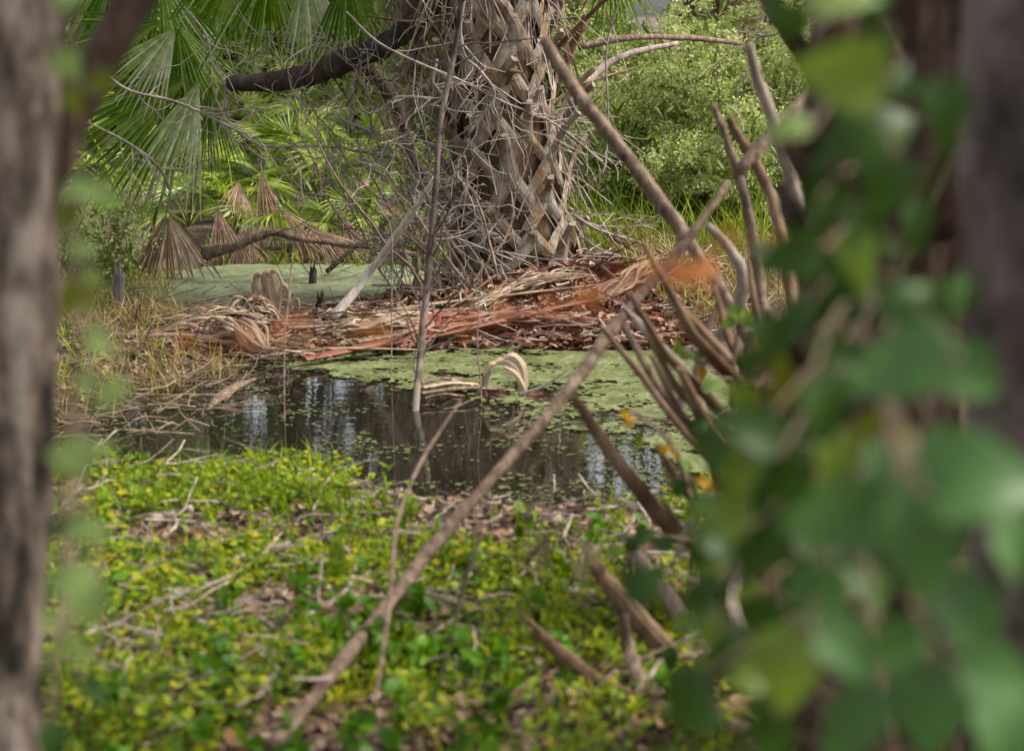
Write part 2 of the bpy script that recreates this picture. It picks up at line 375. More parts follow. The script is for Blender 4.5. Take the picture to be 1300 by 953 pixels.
# ------------------------------------------------------------------ palm fronds
def fan(g, hub, e1, nrm, R, nseg, spread, droop, r, costa=.12, fold=.55, t0=.45, wfac=1.0, curl=0.0, jit=.06):
    e1 = unit(e1); e2 = unit(np.cross(nrm, e1)); nn = np.cross(e1, e2)
    da = 2*spread/nseg; ts = np.array([.03,.22,.45,.62,.78,.9,1.0])
    for k in range(nseg):
        a = -spread + (k+.5)*da + r.normal()*jit*da*3
        d = math.cos(a)*e1 + math.sin(a)*e2
        L = R*(.72+.28*math.cos(a*.8))*r.uniform(.88,1.06)
        h = hub + e1*costa*R*math.cos(a)*.8
        w0 = min(L*t0*math.tan(da/2)*1.08, .040)*wfac
        side = unit(np.cross(nn, d)); dr = droop*r.uniform(.6,1.35); cl = curl*r.normal()
        C = []; 
        for t in ts:
            w = w0*(t/t0) if t < t0 else w0*(1-((t-t0)/(1-t0))**1.4)
            w = max(w, .0012)
            p = h + d*L*t*(1-.18*dr*t*t) + np.array([0,0,-1.])*dr*L*t**2.6*.6 + nn*(-.10*abs(math.sin(a))*L*t) + side*cl*L*t**2*.35
            C.append([p - side*w + nn*w*fold, p - nn*w*fold*.3, p + side*w + nn*w*fold])
        V = np.array(C).reshape(-1,3); m = len(ts)
        F = []
        for i in range(m-1):
            b = 3*i; F += [[b,b+1,b+4,b+3],[b+1,b+2,b+5,b+4]]
        g.add(V, F)
    return g
def petiole(g, p0, p1, lift, r0=.014, r1=.007, seed=0):
    p0 = np.asarray(p0, float); p1 = np.asarray(p1, float); ts = np.linspace(0, 1, 8)
    pts = np.array([p0*(1-t)+p1*t+np.array([0,0,1.])*lift*4*t*(1-t) for t in ts])
    tube(g, pts, np.linspace(r0, r1, 8), 5, .6); return unit(pts[-1]-pts[-2])

def img_dir(deg, depth=0.0):            # a direction seen in the picture: 0 right, 90 up, tipped away by depth
    a = math.radians(deg); return unit([math.cos(a), depth, math.sin(a)])

# ------------------------------------------------------------------ main cabbage palm with woven boots
def booted_trunk(root, base, axis, height, rad, nboot, r, mat, stub=(.12,.34), legw=.030, zmax=None):
    axis = unit(axis)
    def c(z): return base + axis*z
    def rr(z): return rad*(1.12 - .25*min(1, z/height) + .18*math.exp(-z/.15))
    g = Geo(); zs = np.linspace(-.12, height, 24)
    tube(g, np.array([c(z) for z in zs]), [rr(z)*.92 for z in zs], 20, rough=.05, seed=3)
    part('trunk', g, M['fiber'], root, True)
    ux = unit(np.cross(axis, [0,1,0.])); uy = np.cross(ux, axis)*-1
    def S(th, z, off=0.0):
        return c(z) + (math.cos(th)*ux + math.sin(th)*uy)*(rr(z)+off)
    for i in range(nboot):
        z = .02 + (height-.05)*(i/nboot); th = i*2.39996 + r.normal()*.06
        g = Geo(); span = r.uniform(.42,.55); drop = r.uniform(.13,.17)
        w = legw*r.uniform(.85,1.15)
        L = r.uniform(*stub)*(1.2 if r.random() < .2 else 1)
        if r.random() < .25: L *= .35
        for sgn in (-1, 1):
            pts = []; rad_ = []
            for t in np.linspace(0, 1, 6):
                pts.append(S(th + sgn*span*(1-t)**1.1, max(z - drop*(1-t), -.1), .004 + .022*t)); rad_.append(w*(.75+.3*t))
            strap(g, np.array(pts), rad_, c, axis, .009)
        out = math.cos(th)*ux + math.sin(th)*uy
        p0 = S(th, z-.02, .028); lean = r.uniform(.35,.75); tw = r.normal()*.35
        tang = np.cross(axis, out)
        pts = []; ws = []
        for t in np.linspace(0, 1, 6):
            pts.append(p0 + axis*L*t*(1-.1*t) + out*L*t*lean*(.4+.6*t) + tang*L*tw*t*t)
            ws.append(w*(1.15-.55*t))
        strap(g, np.array(pts), ws, c, axis, .011)
        part('boot', g, mat, root, False)
def strap(g, pts, hw, c, axis, th):
    # a flat, slightly rounded bar lying against the trunk
    T = unit(np.gradient(pts, axis=0)); base = c(0)
    V = []; sr = R_(int(abs(pts[0][0]*7e4+pts[0][2]*3e4)) % 99991)
    for p, t, w in zip(pts, T, hw):
        w = w*sr.uniform(.9,1.1); p = p + sr.normal(size=3)*.0012
        q = p - base; o = unit(q - axis*(q@axis)); o = unit(o - t*(o@t)); s = np.cross(t, o)
        V += [p - s*w, p - s*w*.55 + o*th, p + o*th*1.5, p + s*w*.55 + o*th, p + s*w, p - o*th*.8]
    n = 6; m = len(pts); F = []
    for i in range(m-1):
        for j in range(n):
            k = (j+1) % n; F.append([i*n+j, i*n+k, (i+1)*n+k, (i+1)*n+j])
    g.add(V, F); o0 = g.n - m*n
    g.F.append(np.array([[o0+j for j in range(n)]])); g.F.append(np.array([[o0+(m-1)*n+j for j in reversed(range(n))]]))

r = R_(11)
pb = PALM.copy(); pb[2] = gz1(pb[0], pb[1])
palm = thing('cabbage_palm', 'big cabbage palm with grey crisscross boots rising from the red-brown litter mound', 'palm tree', pb)
paxis = unit([-.10, .02, 1])
booted_trunk(palm, pb, paxis, 2.1, .212, 100, r, M['boot'], stub=(.10,.30), legw=.034)
crown = pb + paxis*2.25
# dead petioles and skirt in the upper trunk
for k in range(16):
    z = r.uniform(.55, 1.7); th = r.uniform(0, 2*PI); o = np.array([math.cos(th), math.sin(th)*.8-.15, 0])
    p0 = pb + paxis*z + o*.17; L = r.uniform(.45, .95)
    g = Geo(); d = unit(o*r.uniform(.5,1.1) + np.array([0,0,r.uniform(-.1,1.2)]))
    tube(g, [p0, p0+d*L*.5+np.array([0,0,.02]), p0+d*L+np.array([0,0,-.05])], [.022,.016,.010], 6, .5)
    part('dead_petiole', g, M['bootbrown'], palm)
for k in range(12):
    z = r.uniform(1.15, 1.95); th = r.uniform(PI*.75, PI*2.05); o = np.array([math.cos(th), math.sin(th), 0])
    hub = pb + paxis*z + o*.26; g = Geo()
    tube(g, [pb + paxis*(z+.15) + o*.15, hub], [.016,.01], 5)
    fan(g, hub, unit(o*.45+np.array([0,0,-1.])), o, r.uniform(.30,.55), 14, r.uniform(.25,.5), .15, r, curl=.5)
    part('dead_frond', g, M['deadpalm'], palm)
# fibres hanging off the boots
g = Geo()
for k in range(280):
    z = r.uniform(.1, 1.6); th = r.uniform(PI*.8, PI*2.2); o = np.array([math.cos(th), math.sin(th), 0])
    p0 = pb + paxis*z + o*r.uniform(.23,.30); L = r.uniform(.06,.35)
    d = unit(o*r.uniform(0,.8) + r.normal(size=3)*.35 + np.array([0,0,-.8]))
    tube(g, [p0, p0+d*L*.5+r.normal(size=3)*.02, p0+d*L+np.array([0,0,-.05])+r.normal(size=3)*.03], r.uniform(.0015,.004), 3, cap=False)
part('fibre', g, M['deadwood'], palm)
def palm_frond(root, crown, hub, e1, nrm, R, n, spread, droop, mat, r, lift=.12, name='frond'):
    g = Geo(); tube_d = petiole(g, crown, hub, lift); 
    fan(g, hub, e1, nrm, R, n, spread, droop, r)
    part(name, g, mat, root)
FR = [ # hub px,py,dist, direction deg, spread, radius px, material
 (258,88,9.0,-112,.42,165,'palmpale'), (252,92,9.2,-158,.55,190,'palmgreen'), (250,96,9.35,-128,.5,185,'palmgreen'),
 (228,28,9.1,-128,.5,120,'palmpale'), (222,22,9.3,-75,.7,120,'palmgreen'), (215,25,9.35,-165,.5,130,'palmgreen'),
 (340,-50,9.2,-88,.7,125,'palmgreen'), (300,-45,9.5,-120,.8,120,'palmgreen'),
 (440,-50,8.9,-88,.55,135,'palmgreen'), (140,-60,9.6,-80,1.0,190,'palmgreen'), (205,-40,9.5,-95,.9,150,'palmgreen'),
 (775,-70,9.3,-86,.7,110,'palmgreen'), (470,-70,9.6,-100,.6,130,'palmgreen'), (265,95,9.3,-85,.35,130,'palmgreen'), (385,-50,9.0,-80,.5,140,'palmpale')]
for (px, py, d, deg, sp, rp, mt) in FR:
    hub = P(px, py, d); R = rp*d/FPX
    palm_frond(palm, crown, hub, img_dir(deg, r.uniform(-.2,.1)), np.array([r.normal()*.2, -1, .25]), R, int(10+sp*11), sp, .09, M[mt], r, lift=.18)
for k in range(13):
    a = k*2.4; up = r.uniform(.2, 1.2); L = r.uniform(.7,1.15); d = unit([math.cos(a), math.sin(a), up])
    hub = crown + d*L
    palm_frond(palm, crown, hub, unit(d*np.array([1,1,.4])+np.array([0,0,-.25])), unit(np.array([0,0,1.])+d*.2), r.uniform(.6,.8), 30, 1.5, .5, M['palmgreen'], r, lift=.1)

# ------------------------------------------------------------------ other palms and palmettos
PAL_G = 'fan palmettos along the far side of the pond'
def palmetto(base, n, R, hgt, label, r, mat='palmetto', dead=0, aim=None, group=PAL_G, name='palmetto'):
    t = thing(name, label, 'palmetto', base, group)
    for k in range(n):
        a = r.uniform(0, 2*PI) if aim is None else r.normal(aim, 1.0)
        up = r.uniform(.25, 1.3); d = unit([math.cos(a), math.sin(a), up]); L = hgt*r.uniform(.6,1.1)
        hub = base + d*L; hub[2] = max(hub[2], base[2]+.12)
        g = Geo(); petiole(g, base, hub, .05, .008, .004)
        nr = unit(np.array([0,-.55,1.])+r.normal(size=3)*.45)
        isdead = k < dead
        e1 = unit(d*np.array([1,1,.5]) + np.array([0,0,-.1 if not isdead else -.9]))
        fan(g, hub, e1, nr, R*r.uniform(.75,1.15), 20, r.uniform(1.0,1.6) if not isdead else .6, r.uniform(.1,.45), r, costa=.03, t0=.4)
        part('dead_frond' if isdead else 'frond', g, M['deadpink' if isdead else mat], t)
    return t
r = R_(21)
pl = [ # base px,py, dist, count, R, height, label, dead
 (300,300,11.2,12,.30,.50,'yellow-green palmetto behind the arched branch over the far pond',1),
 (370,305,11.5,12,.32,.50,'palmetto in the middle of the far bank above the pinkish dead fronds',1),
 (450,318,11.1,12,.30,.36,'low bright palmetto with small star-shaped fans right of the arched branch',1),
 (515,322,10.9,11,.30,.34,'dark green palmetto just left of the big palm base',0),
 (240,300,11.4,10,.30,.45,'palmetto behind the leftmost dead brown fronds',1),
 (410,290,12.4,14,.34,.75,'taller palmetto behind the pale twig tangle',0),
 (330,285,12.6,14,.34,.75,'taller palmetto below the broken end of the dark branch',0),
 (480,290,12.5,12,.34,.75,'taller palmetto left of the big palm, half hidden by twigs',0),
 (560,290,12.2,10,.32,.6,'palmetto showing through behind the big palm trunk',0),
 (160,280,12.0,12,.34,.7,'palmetto beside the left grey trunk behind the weeds',0),
 (270,285,13.2,12,.34,.9,'palmetto farthest back under the hanging palm fronds',0),
 (700,290,12.0,10,.30,.75,'palmetto with upright leaves right of the big palm',0),
 (790,300,11.7,9,.30,.40,'low palmetto in the flowering weeds right of the big palm',0),
 (980,330,11.3,10,.32,.55,'palmetto behind the dead stalks at the right of the weeds',0),
]
for (px, py, d, n, R, h, lab, dead) in pl:
    b = P(px, py, d); b[2] = gz1(b[0], b[1])
    palmetto(b, n, R, h, lab, r, dead=dead)

# dead pink-tan fronds hanging over the far water
for (px, py, d, deg, rp, lab) in [
 (275,262,10.9,-80,75,'folded pinkish dead palmetto frond, leftmost over the far water'),
 (318,285,10.8,-100,62,'short pinkish dead palmetto frond hanging beside the arched branch bend'),
 (300,292,10.9,-60,60,'pale dead palmetto frond pointing down right at the branch end'),
 (352,262,11.0,-50,85,'long folded dead palmetto frond slanting down right above the arched branch'),
 (392,290,10.9,-40,75,'brownish dead palmetto frond right of the arched branch top'),
 (330,215,11.3,-80,60,'curled dead palmetto frond among the yellow-green fans'),
 (430,275,11.0,-60,65,'rusty dead palmetto frond below the star-shaped fans')]:
    d -= .6; hub = P(px, py-6, d); R = 1.35*rp*d/FPX; base = hub + np.array([r.uniform(-.1,.1), .15, 0]); base[2] = gz1(base[0], base[1])
    t = thing('dead_palmetto_frond', lab, 'dead frond', base, 'dead fronds hanging over the far water')
    g = Geo(); petiole(g, base, hub, .08, .007, .005); part('petiole', g, M['twigbrown'], t)
    g = Geo(); fan(g, hub, img_dir(deg, -.1), np.array([.3,-1,.2]), R, 13, .42, .25, r, curl=.4); part('blade', g, M['deadpink'], t)

# brown collapsed fan at left edge of the far water
for (px, py, d, deg, sp, rp, mt, lab) in [
 (212,262,9.6,-84,.8,118,'deadpalm','big drooping brown dead fan at the left end of the far pond'),
 (175,300,9.8,-110,.5,55,'deadpalm','smaller brown dead fan left of the big drooping one'),
 (235,300,9.9,-80,.5,60,'deadpalm','narrow brown dead fan right of the big drooping one')]:
    hub = P(px, py, d); base = hub + np.array([-.15, .25, 0]); base[2] = gz1(base[0], base[1])
    t = thing('dead_palm_fan', lab, 'dead frond', base, 'brown dead fans at the left of the far pond')
    g = Geo(); petiole(g, base, hub, .12, .012, .008); part('petiole', g, M['twigbrown'], t)
    g = Geo(); fan(g, hub, img_dir(deg, -.35), np.array([0,-1,.6]), rp*d/FPX, 22, sp, .25, r, curl=.15); part('blade', g, M['deadpalm'], t)
    # three dry fans per clump
# background booted palms
def far_palm(px, d, label, h, seed, crownsize=1.0, trunk_r=.2):
    r = R_(seed); b = P(px, 200, d); b[2] = gz1(b[0], b[1])
    t = thing('palm_tree', label, 'palm tree', b, 'palms standing behind the pond')
    ax = unit([r.normal()*.06, r.normal()*.05, 1]); g = Geo(); zs = np.linspace(-.1, h, 20)
    tube(g, np.array([b+ax*z for z in zs]), trunk_r*(1+.15*r.random(20)), 14, rough=.12, seed=seed)
    for k in range(60):
        z = r.uniform(.1, h); a = r.uniform(0, 2*PI); o = np.array([math.cos(a), math.sin(a), 0]); p = b+ax*z+o*trunk_r*.9
        tube(g, [p, p+o*.10+np.array([0,0,.14]), p+o*.2+np.array([0,0,.3])], [.035,.03,.015], 5, .4)
    part('trunk', g, M['fiber'], t)
    top = b + ax*h
    for k in range(20):
        a = k*2.4; up = r.uniform(-.3, 1.2); d_ = unit([math.cos(a), math.sin(a), up]); hub = top + d_*r.uniform(.7,1.2)*crownsize
        g = Geo(); petiole(g, top, hub, .12)
        fan(g, hub, unit(d_*np.array([1,1,.4])+np.array([0,0,-.3])), unit(np.array([0,0,1.])+d_*.2), .75*crownsize, 24, 1.5, .55, r)
        part('frond', g, M['palmgreen'], t)
far_palm(930, 14.5, 'dark shaggy palm trunk behind the flowering weeds at the top right', 3.0, 41, 1.0, .24)
far_palm(215, 15.5, 'palm trunk hidden behind the green fans at the upper left', 4.2, 42)
far_palm(540, 19, 'tall palm far behind the twig tangle', 6.0, 43)
far_palm(560, 22, 'tall palm far behind the big palm, mirrored in the pond', 6.5, 44)
far_palm(100, 17, 'palm behind the left grey trunk', 5.0, 45)
far_palm(725, 20, 'palm far behind the weeds just right of the big palm', 5.5, 46)

# ------------------------------------------------------------------ trees
def branch_path(r, p, d, L, n=6, wob=.18, grav=0.0):
    pts = [np.array(p, float)]; d = unit(d)
    for i in range(n):
        d = unit(d + r.normal(size=3)*wob + np.array([0,0,grav])); pts.append(pts[-1] + d*L/n)
    return np.array(pts)
TREE_G = 'trees behind the pond'
def tree(px, d, label, h, tr, seed, bark='brownbark', leaf='wood_mass', nleaf=2300, crown_lo=.35, moss=True, lean=0., spread=2.2, ls=.10):
    r = R_(seed); b = P(px, 200, d); b[2] = gz1(b[0], b[1]) - .05
    t = thing('tree', label, 'tree', b, TREE_G)
    g = Geo(); path = branch_path(r, b, [lean, 0, 1], h, 9, .07, .03)
    pth, rad = smooth_path(path, np.linspace(tr, tr*.3, 10), 3)
    tube(g, pth, rad*(1+.35*np.exp(-(pth[:,2]-b[2])/.25)), 12, rough=.06, seed=seed)
    ends = []; gl = Geo()
    for k in range(16):
        i = int(len(pth)*(crown_lo+(1-crown_lo)*r.random()**.8)); i = min(i, len(pth)-1); a = r.uniform(0, 2*PI)
        gl = Geo()
        q = branch_path(r, pth[i], [math.cos(a), math.sin(a), r.uniform(.0,.8)], spread*r.uniform(.5,1), 6, .2, .02)
        tube(gl, q, np.linspace(rad[i]*.5, .012, 7), 6)
        for m in (3,4,5,6): ends.append(q[m])
        for _ in range(3):
            q2 = branch_path(r, q[r.integers(2,6)], rnd_dirs(r,1,.1)[0], spread*.4, 4, .25)
            tube(gl, q2, np.linspace(.018, .005, 5), 4); ends += [q2[2], q2[3], q2[4]]
        part('limb', gl, M[bark], t)
    part('trunk', g, M[bark], t, True)
    ends = np.array(ends); c = ends[r.integers(0, len(ends), nleaf)]
    pos = c + r.normal(size=(nleaf,3))*np.array([.28,.28,.16])*spread/2.2
    gc = Geo(); scatter(gc, LEAF_LOW, pos, frames(rnd_dirs(r, nleaf), rnd_dirs(r, nleaf, 1.)), r.uniform(.6,1.3,nleaf)*ls)
    part('crown', gc, M[leaf], t)
    if moss:
        gm = Geo()
        for k in range(70):
            p = ends[r.integers(0, len(ends))]; L = r.uniform(.3,1.1)
            for q in range(7):
                o = r.normal(size=3)*.04; pp = branch_path(r, p+o, [0,0,-1], L*r.uniform(.5,1), 4, .12, -.2)
                tube(gm, pp, [.008,.014,.010,.006,.002], 3, cap=False)
        part('hanging_moss', gm, M['moss'], t)
tl = [
 (60,15,'grey oak behind the left edge of the pond',7,.16,51,.25,0.1),
 (165,19,'slim oak behind the green hanging fans',8,.18,52,.3,-.05),
 (352,17,'mossy oak behind the middle of the far bank',7.5,.15,53,.35,.08),
 (500,24,'oak far behind the twig tangle',9,.22,54,.3,0),
 (640,16,'oak hidden behind the big palm',7,.14,55,.4,.1),
 (925,18,'grey mossy oak behind the dark palm trunk at the top right',8,.20,56,.1,.05),
 (1010,15.5,'mossy oak behind the dead stalks',7,.17,57,.2,-.1),
 (1180,17,'oak hidden behind the right vine leaves',8,.2,58,.2,0),
 (262,21,'slender oak far behind the hanging fans',8,.10,151,.3,.03),
 (312,17,'slender crooked oak behind the arched branch',7,.07,152,.3,-.06),
 (405,20,'slender oak behind the twig tangle',8,.10,153,.3,.05),
 (455,17.5,'thin oak behind the star-shaped fans',7,.08,154,.35,.02),
 (-80,18,'oak beyond the left edge of the picture',8,.2,59,.2,.1),
]
for (px, d, lab, h, tr, seed, lo, lean) in tl:
    tree(px, d, lab, h, tr, seed, crown_lo=lo, lean=lean, nleaf=900 if seed > 150 else 2300, bark='brownbark' if seed in (56,57) else 'darkbark')

# far wood that reads as one mass
r = R_(61); gw = Geo(); N = 30000
x = r.uniform(-18, 18, N); y = 24 + r.random(N)*14 + .04*x*x; z = r.beta(1.1,2.2,N)*8
keep = (fbm(x*.5+y*.13, z*.55+y*.2, 14) + .10*(z < 1.6) - .030*z) > .45
keep &= ~((np.abs(x/y*FPX+CX-832) < 30) & (z > .3) & (z < 2.4))
x, y, z = x[keep], y[keep], z[keep]; n = len(x)
scatter(gw, LEAF_LOW, np.stack([x, y, z+.3], -1), frames(rnd_dirs(r,n), rnd_dirs(r,n,.5)), r.uniform(.15,.42,n))
for k in range(60):
    xx = r.uniform(-17,17); yy = r.uniform(24,38); q = branch_path(r, [xx,yy,.1], [r.normal()*.1,0,1], r.uniform(5,9), 6, .06)
    tube(gw, q, np.linspace(r.uniform(.08,.2), .04, 7), 6)
solo('woods', gw, M['wood_mass'], (0,0,0), 'hazy green woods far behind the pond', None, kind='stuff')

# ------------------------------------------------------------------ undergrowth on the far bank
r = R_(62); gu = Geo(); N = 42000
x = r.uniform(-7, 7, N); y = 11.0 + r.random(N)**1.3*10; s = shore(x, y)
hmax = .35 + .9*fbm(x*.9, y*.9, 71) + .06*(y-11)
z = gz(x, y) + r.random(N)*hmax
k = (s > .05) & (fbm(x*2.2+z, y*2.2+z*2, 77) > .47) & ~((x/y < .02) & (y < 13.2)) & ~((x/y >= .02) & (y < 12.8) & (z > .35)) & ~((np.abs(x/y*FPX+CX-835) < 45) & (z > 1.0))
x, y, z = x[k], y[k], z[k]; n = len(x)
h = n//2
scatter(gu, LEAF_LOW, np.stack([x,y,z],-1)[:h], frames(rnd_dirs(r,h,.2), rnd_dirs(r,h,1)), r.uniform(.04,.10,h))
scatter(gu, LEAF_LANCE, np.stack([x,y,z],-1)[h:], frames(rnd_dirs(r,n-h,.9), rnd_dirs(r,n-h,.2)), r.uniform(.08,.2,n-h))
solo('undergrowth', gu, M['shrub'], (0,0,0), 'tangled green undergrowth on the far bank', None, kind='stuff')
def grass_patch(poly, N, hgt, mat, seed, label, name='grass', zoff=0.0, wid=1.0):
    r = R_(seed); pw = world_poly(poly); lo, hi = pw.min(0), pw.max(0)
    x = r.uniform(lo[0], hi[0], N); y = r.uniform(lo[1], hi[1], N)
    k = (sd_poly(x, y, pw) < 0) & (fbm(x*3, y*3, seed) > .40); x, y = x[k], y[k]; n = len(x)
    z = np.maximum(gz(x, y), -.02)
    d = unit(np.stack([r.normal(size=n)*.45, r.normal(size=n)*.45, np.ones(n)], -1))
    nr = rnd_dirs(r, n); g = Geo(); sc = hgt*r.uniform(.4,1.2,n)
    scatter(g, BLADE, np.stack([x,y,z+zoff],-1), frames(d, nr), np.stack([(.20*np.ones(n)+sc*.6)*wid, sc, sc], -1))
    return solo(name, g, M[mat], (0,0,0), label, None, kind='stuff')
grass_patch([(230,318),(620,312),(640,330),(560,345),(300,335)], 700, .10, 'grass', 81, 'bright grass at the far edge of the duckweed')
grass_patch([(60,330),(230,345),(200,400),(330,445),(290,485),(120,520),(0,560)], 9000, .11, 'straw', 82, 'tangled straw-coloured weeds on the left bank', 'dry_grass', wid=.35)
grass_patch([(40,330),(180,340),(180,420),(250,460),(120,520),(0,600)], 2600, .12, 'grass', 83, 'green weeds on the left bank', wid=.5)
grass_patch([(760,320),(1100,330),(1100,430),(900,440),(800,400)], 5000, .18, 'straw', 84, 'dry grass under the flowering weeds on the right bank', 'dry_grass', wid=.4)
grass_patch([(700,300),(1150,300),(1150,380),(720,345)], 2600, .34, 'grass', 85, 'tall grass behind the big palm on the right bank', wid=.5)

# flowering weeds
def flower_shrub(px, py, d, w, h, seed, label, nl=1300, nf=9000):
    r = R_(seed); b = P(px, py, d); b[2] = gz1(b[0], b[1])
    t = thing('flowering_shrub', label, 'shrub', b, 'pale flowering weeds on the right bank')
    tips = []; mids = []
    for k in range(26):
        a = r.uniform(0, 2*PI); s = r.uniform(0, w*.5); p = b + np.array([math.cos(a)*s*.5, math.sin(a)*s*.5, 0])
        q = branch_path(r, p, [math.cos(a)*.35*w, math.sin(a)*.35*w, 1], h*r.uniform(.35,1.35), 6, .14)
        gs = Geo(); tube(gs, q, np.linspace(.006,.002,7), 4, cap=False); part('stem', gs, M['twigbrown'], t); mids += list(q[1:]); tips += [q[-1], q[-2], q[-1], q[-3]]
    mids = np.array(mids); tips = np.array(tips); g = Geo()
    c = mids[r.integers(0, len(mids), nl)] + r.normal(size=(nl,3))*.05
    scatter(g, LEAF_LANCE, c, frames(rnd_dirs(r,nl,.1), rnd_dirs(r,nl,1)), r.uniform(.05,.11,nl)); part('foliage', g, M['shrub'], t)
    g = Geo(); cl = tips[r.integers(0,len(tips),90)] + r.normal(size=(90,3))*np.array([.07,.07,.06])
    c = cl[r.integers(0,90,nf)] + r.normal(size=(nf,3))*np.array([.035,.035,.022])
    scatter(g, (disc(4)[0], disc(4)[1]), c, frames(rnd_dirs(r,nf), rnd_dirs(r,nf)), r.uniform(.009,.022,nf)); part('blossom', g, M['floret'], t)
for a in [(800,345,11.5,.6,.75,91,'pale flowering weed nearest the big palm'),
          (860,340,11.8,.8,1.15,92,'tall pale flowering weed crossed by the long brown stalk'),
          (925,345,11.6,.8,1.10,93,'cloudy pale flowering weed in front of the dark palm trunk'),
          (985,340,12.0,.8,1.2,94,'pale flowering weed behind the crossed dead stalks'),
          (830,320,12.8,.9,1.1,95,'pale flowering weed farther back left of the dark palm trunk'),
          (890,370,10.7,.6,.55,96,'short flowering weed at the edge of the litter mound'),
          (960,380,10.4,.6,.6,97,'short flowering weed behind the leaning stalks'),
          (900,310,13.0,1.0,1.3,98,'tall flowering weed at the foot of the dark palm trunk')]:
    flower_shrub(*a)
# brown seedheads on the left bank
for a in [(140,356,9.3,.35,.26,101,'faded seedy weed in front of the brown dead fans'),(95,350,9.4,.5,.5,102,'scrubby weed between the left trunk and the far pond')]:
    flower_shrub(*a, nl=260, nf=1500)

# ------------------------------------------------------------------ litter
r = R_(71)
def litter(N, region, mat, label, seed, size=(.02,.06), dens=None, zoff=.012, name='leaf_litter'):
    r = R_(seed); pw = world_poly(region); lo, hi = pw.min(0), pw.max(0)
    x = r.uniform(lo[0], hi[0], N); y = r.uniform(lo[1], hi[1], N)
    k = (sd_poly(x, y, pw) < 0) & (shore(x, y) > -.04)
    if dens is not None: k &= r.random(N) < dens(x, y)
    x, y = x[k], y[k]; n = len(x); z = np.maximum(gz(x, y), .0) + zoff*r.random(n)*1.5
    g = Geo(); a = r.uniform(0, 2*PI, n)
    scatter(g, LIT, np.stack([x,y,z],-1), frames(np.stack([np.cos(a), np.sin(a), r.normal(size=n)*.25], -1), rnd_dirs(r,n,2.2)), r.uniform(*size,n))
    return solo(name, g, M[mat], (0,0,0), label, None, kind='stuff')
NEARB = [(-250,575),(60,596),(300,590),(450,615),(560,640),(900,635),(1100,600),(1700,600),(1700,1300),(-400,1300)]
litter(42000, NEARB, 'litter', 'brown leaf litter on the near bank', 72, (.008,.038))
litter(16000, [(560,352),(700,330),(900,350),(990,390),(900,446),(560,446)], 'redlitter', 'reddish brown litter on the mound at the palm base', 73, (.02,.07))
litter(6000, [(150,392),(600,385),(600,450),(250,460),(160,440)], 'litter', 'brown debris on the low strip between the two pond arms', 74, (.02,.06))
litter(4500, [(0,380),(180,390),(300,480),(0,600)], 'litter', 'brown debris under the weeds on the left bank', 75, (.02,.05))
# twiggy debris
def debris(N, region, mat, seed, label, L=(.05,.3), rad=.003):
    r = R_(seed); pw = world_poly(region); lo, hi = pw.min(0), pw.max(0); g = Geo(); c = 0
    while c < N:
        x = r.uniform(lo[0],hi[0]); y = r.uniform(lo[1],hi[1])
        if sd_poly(np.array([x]),np.array([y]),pw)[0] > 0: continue
        a = r.uniform(0,2*PI); l = r.uniform(*L); z = max(gz1(x,y),0)+r.uniform(.01,.05)
        d = np.array([math.cos(a), math.sin(a), r.normal()*.12]); q = branch_path(r, [x,y,z], d, l, 3, .15)
        tube(g, q, rad*r.uniform(.5,1.5), 3, cap=False); c += 1
    return solo('twig_debris', g, M[mat], (0,0,0), label, None, kind='stuff')
debris(420, [(560,352),(700,335),(1000,380),(900,446),(560,446)], 'twig', 76, 'fine pale twigs scattered over the red-brown mound')
debris(260, [(150,392),(600,385),(600,450),(250,460)], 'twigbrown', 77, 'thin brown twigs on the strip between the pond arms')
debris(700, [(0,360),(180,380),(330,470),(260,560),(0,580)], 'twigbrown', 78, 'brown stems tangled on the left bank', (.06,.25), .002)
debris(800, NEARB[:6]+[(900,960),(0,960)], 'deadwood', 79, 'small twigs and dry stems lying among the near ground cover', (.04,.22), .0022)

# ------------------------------------------------------------------ near ground cover
r = R_(110); N = 36000
x = r.uniform(-2.6, 2.6, N); y = r.uniform(2.9, 5.7, N); s = shore(x, y)
cl = fbm(x*3.2, y*2.6, 111)
bare = np.zeros(N)
for (px, py, rx, ry) in [(745,680,.30,.20),(500,655,.28,.14),(250,665,.16,.12),(215,680,.12,.12),(320,770,.12,.1)]:
    c = G(px, py, .06); bare = np.maximum(bare, np.exp(-(((x-c[0])/rx)**2+((y-c[1])/ry)**2)))
k = (s > -.02) & (cl + .25*(r.random(N)-.5) > .475 + .5*bare)
x, y, cl = x[k], y[k], cl[k]; n = len(x); z = gz(x, y)
g = Geo(); a = r.uniform(0,2*PI,n); hh = r.uniform(.006,.045,n)*(.6+cl)
for q in range(3):
    aa = a + q*2.09 + r.normal(size=n)*.2; sz = r.uniform(.007,.022,n)*(.7+.9*fbm(x*1.7+3, y*1.7, 119))
    d = np.stack([np.cos(aa), np.sin(aa), r.normal(size=n)*.35+.05], -1)
    scatter(g, LEAF_OV if q == 0 else LEAF_LOW, np.stack([x,y,z+hh],-1), frames(d, rnd_dirs(r,n,2.2)), np.stack([sz*1.35, sz, sz], -1))
kk = r.choice(n, n//2, replace=False); m_ = len(kk)
scatter(g, BLADE, np.stack([x,y,z],-1)[kk], frames(unit(np.stack([r.normal(size=m_)*.7, r.normal(size=m_)*.7, np.ones(m_)],-1)), rnd_dirs(r,m_)), np.stack([np.full(m_,.09), *(2*[r.uniform(.04,.12,m_)])],-1))
scatter(g, LEAF_LANCE, np.stack([x,y,z+.02],-1)[kk], frames(rnd_dirs(r,m_,.5), rnd_dirs(r,m_,1)), r.uniform(.02,.05,m_))
